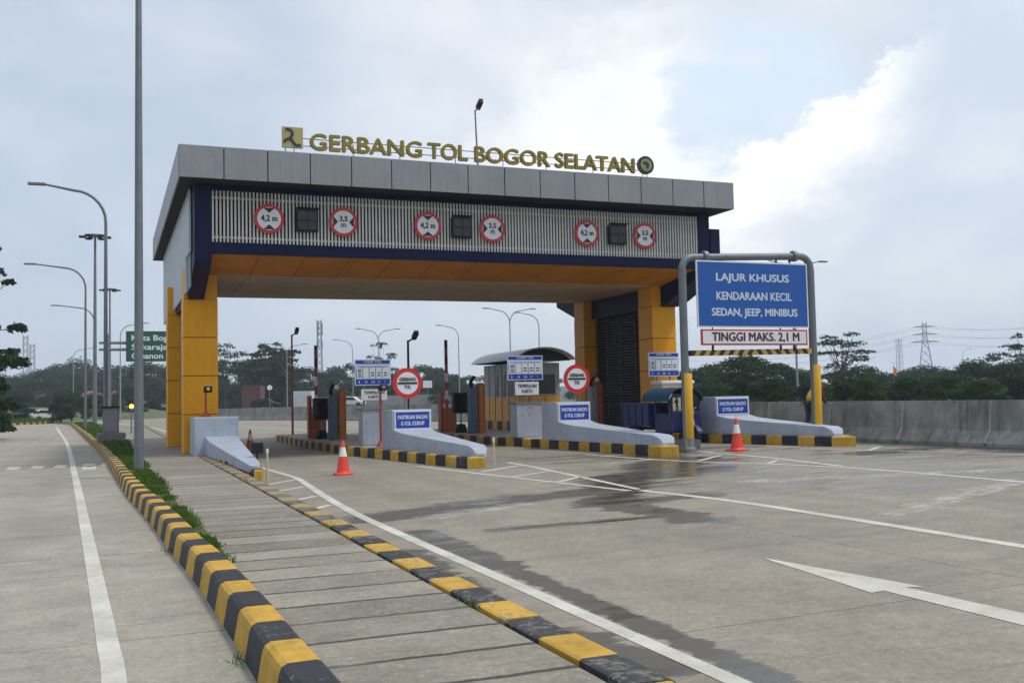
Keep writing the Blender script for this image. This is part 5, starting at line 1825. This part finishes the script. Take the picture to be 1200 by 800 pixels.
# faces +X (to the right), trunk leaning forward
J = [(0, 0, .90, .13, .11),            # 0 pelvis
     (.09, 0, 1.09, .12, .10), (.27, 0, 1.27, .145, .10), (.37, 0, 1.33, .06, .06), (.45, 0, 1.365, .05, .05), (.53, 0, 1.41, .075, .085), (.555, 0, 1.48, .06, .07),
     (0, -.10, .86, .085), (.05, -.11, .48, .058), (-.02, -.12, .09, .042), (.11, -.13, .045, .036),
     (0, .10, .86, .085), (.02, .11, .48, .058), (-.06, .12, .09, .042), (.07, .13, .045, .036),
     (.29, -.17, 1.29, .055), (.33, -.20, 1.02, .043), (.47, -.16, .84, .034), (.52, -.14, .80, .030, .022),
     (.29, .17, 1.29, .055), (.31, .20, 1.02, .043), (.45, .16, .83, .034), (.50, .14, .79, .030, .022)]
Ed = [(0, 1), (1, 2), (2, 3), (3, 4), (4, 5), (5, 6), (0, 7), (7, 8), (8, 9), (9, 10), (0, 11), (11, 12), (12, 13), (13, 14), (2, 15), (15, 16), (16, 17), (17, 18), (2, 19), (19, 20), (20, 21), (21, 22)]
for hx, hy, hz, sg in ((.52, -.14, .80, -1), (.50, .14, .79, 1)):
    root = 18 if sg < 0 else 22
    for q in range(4):
        o = len(J)
        dy = (q - 1.5) * .02
        ln = (.035, .043, .04, .03)[q]
        J += [(hx + .045, hy + dy, hz, .0095), (hx + .045 + ln, hy + dy * 1.1, hz - .008, .0085), (hx + .045 + ln * 1.6, hy + dy * 1.1, hz - .035, .007)]
        Ed += [(root, o), (o, o + 1), (o + 1, o + 2)]
    o = len(J)
    J += [(hx + .01, hy - sg * .035, hz + .012, .010), (hx + .045, hy - sg * .05, hz + .012, .0085)]
    Ed += [(root, o), (o, o + 1)]
body = skin_body('body', J, Ed, 'skin', per)
skin_body('trousers', [(0, 0, .93, .145, .125), (0, -.10, .84, .10), (.05, -.11, .48, .075), (-.02, -.12, .10, .062), (0, .10, .84, .10), (.02, .11, .48, .075), (-.06, .12, .10, .062)],
          [(0, 1), (1, 2), (2, 3), (0, 4), (4, 5), (5, 6)], 'trousers', per)
skin_body('shirt', [(.09, 0, 1.09, .125, .105), (.27, 0, 1.28, .145, .105), (.29, -.17, 1.29, .068), (.33, -.20, 1.02, .056), (.46, -.16, .855, .045), (.29, .17, 1.29, .068), (.31, .20, 1.02, .056), (.44, .16, .845, .045), (.37, 0, 1.33, .07)],
          [(0, 1), (1, 2), (2, 3), (3, 4), (1, 5), (5, 6), (6, 7), (1, 8)], 'maroon', per)
skin_body('vest', [(0, 0, .90, .16, .15), (.07, 0, 1.07, .16, .14), (.20, 0, 1.22, .165, .135), (.28, 0, 1.29, .12, .11)], [(0, 1), (1, 2), (2, 3)], 'shirtyellow', per)
mb = MB()
T = Matrix.Translation((.55, 0, 1.455)) @ Matrix.Rotation(RAD(10), 4, 'Y')
vs_prof = [(.105, 0), (.108, .03), (.095, .075), (.06, .105), (.0, .115)]
tmp = MB()
tmp.lathe(vs_prof, (0, 0, 0), 'capwhite', 20)
mb.add([tuple(T @ Vector(q)) for q in tmp.v], tmp.f, 'capwhite')
mb.box(.06, .19, -.075, .075, -.004, .010, 'capwhite', T)
mb.build('cap', per, smooth=True)
FACE = (.545, 1.415)
for s in (-.032, .032): MB().lathe([(.011, .076), (.008, .083)], (FACE[0], s, FACE[1] + .02), 'dark', 8, 'x').build('eye', per)
mb = MB()
mb.add([(FACE[0] + .07, -.014, FACE[1] - .01), (FACE[0] + .07, .014, FACE[1] - .01), (FACE[0] + .097, 0, FACE[1] - .01), (FACE[0] + .067, 0, FACE[1] + .03)], [(0, 1, 2), (0, 2, 3), (1, 3, 2), (0, 3, 1)], 'skin')
mb.build('nose', per)
MB().box(FACE[0] + .063, FACE[0] + .069, -.022, .022, FACE[1] - .04, FACE[1] - .034, 'maroon').build('mouth', per)
for s in (-1, 1):
    mb = MB()
    mb.box(-.08 if s > 0 else -.04, .14 if s > 0 else .18, s * .125 - .05, s * .125 + .05, 0, .09, 'dark')
    mb.build('shoe', per, bevel=.03)

# ------------------------------------------------------------------ haze
m = bpy.data.materials.new('haze')
m.use_nodes = True
nt = m.node_tree
nt.nodes.clear()
pvn = nt.nodes.new('ShaderNodeVolumePrincipled')
pvn.inputs['Color'].default_value = (.80, .88, 1.0, 1)
pvn.inputs['Density'].default_value = .00052
pvn.inputs['Anisotropy'].default_value = .1
on = nt.nodes.new('ShaderNodeOutputMaterial')
nt.links.new(pvn.outputs[0], on.inputs['Volume'])
MATS['haze'] = m
mb = MB()
mb.box(-1450, 1450, -1450, 1450, -1.6, 70, 'haze')
tag(mb.build('haze'), 'thin pale haze over the whole landscape', 'haze', kind='stuff')
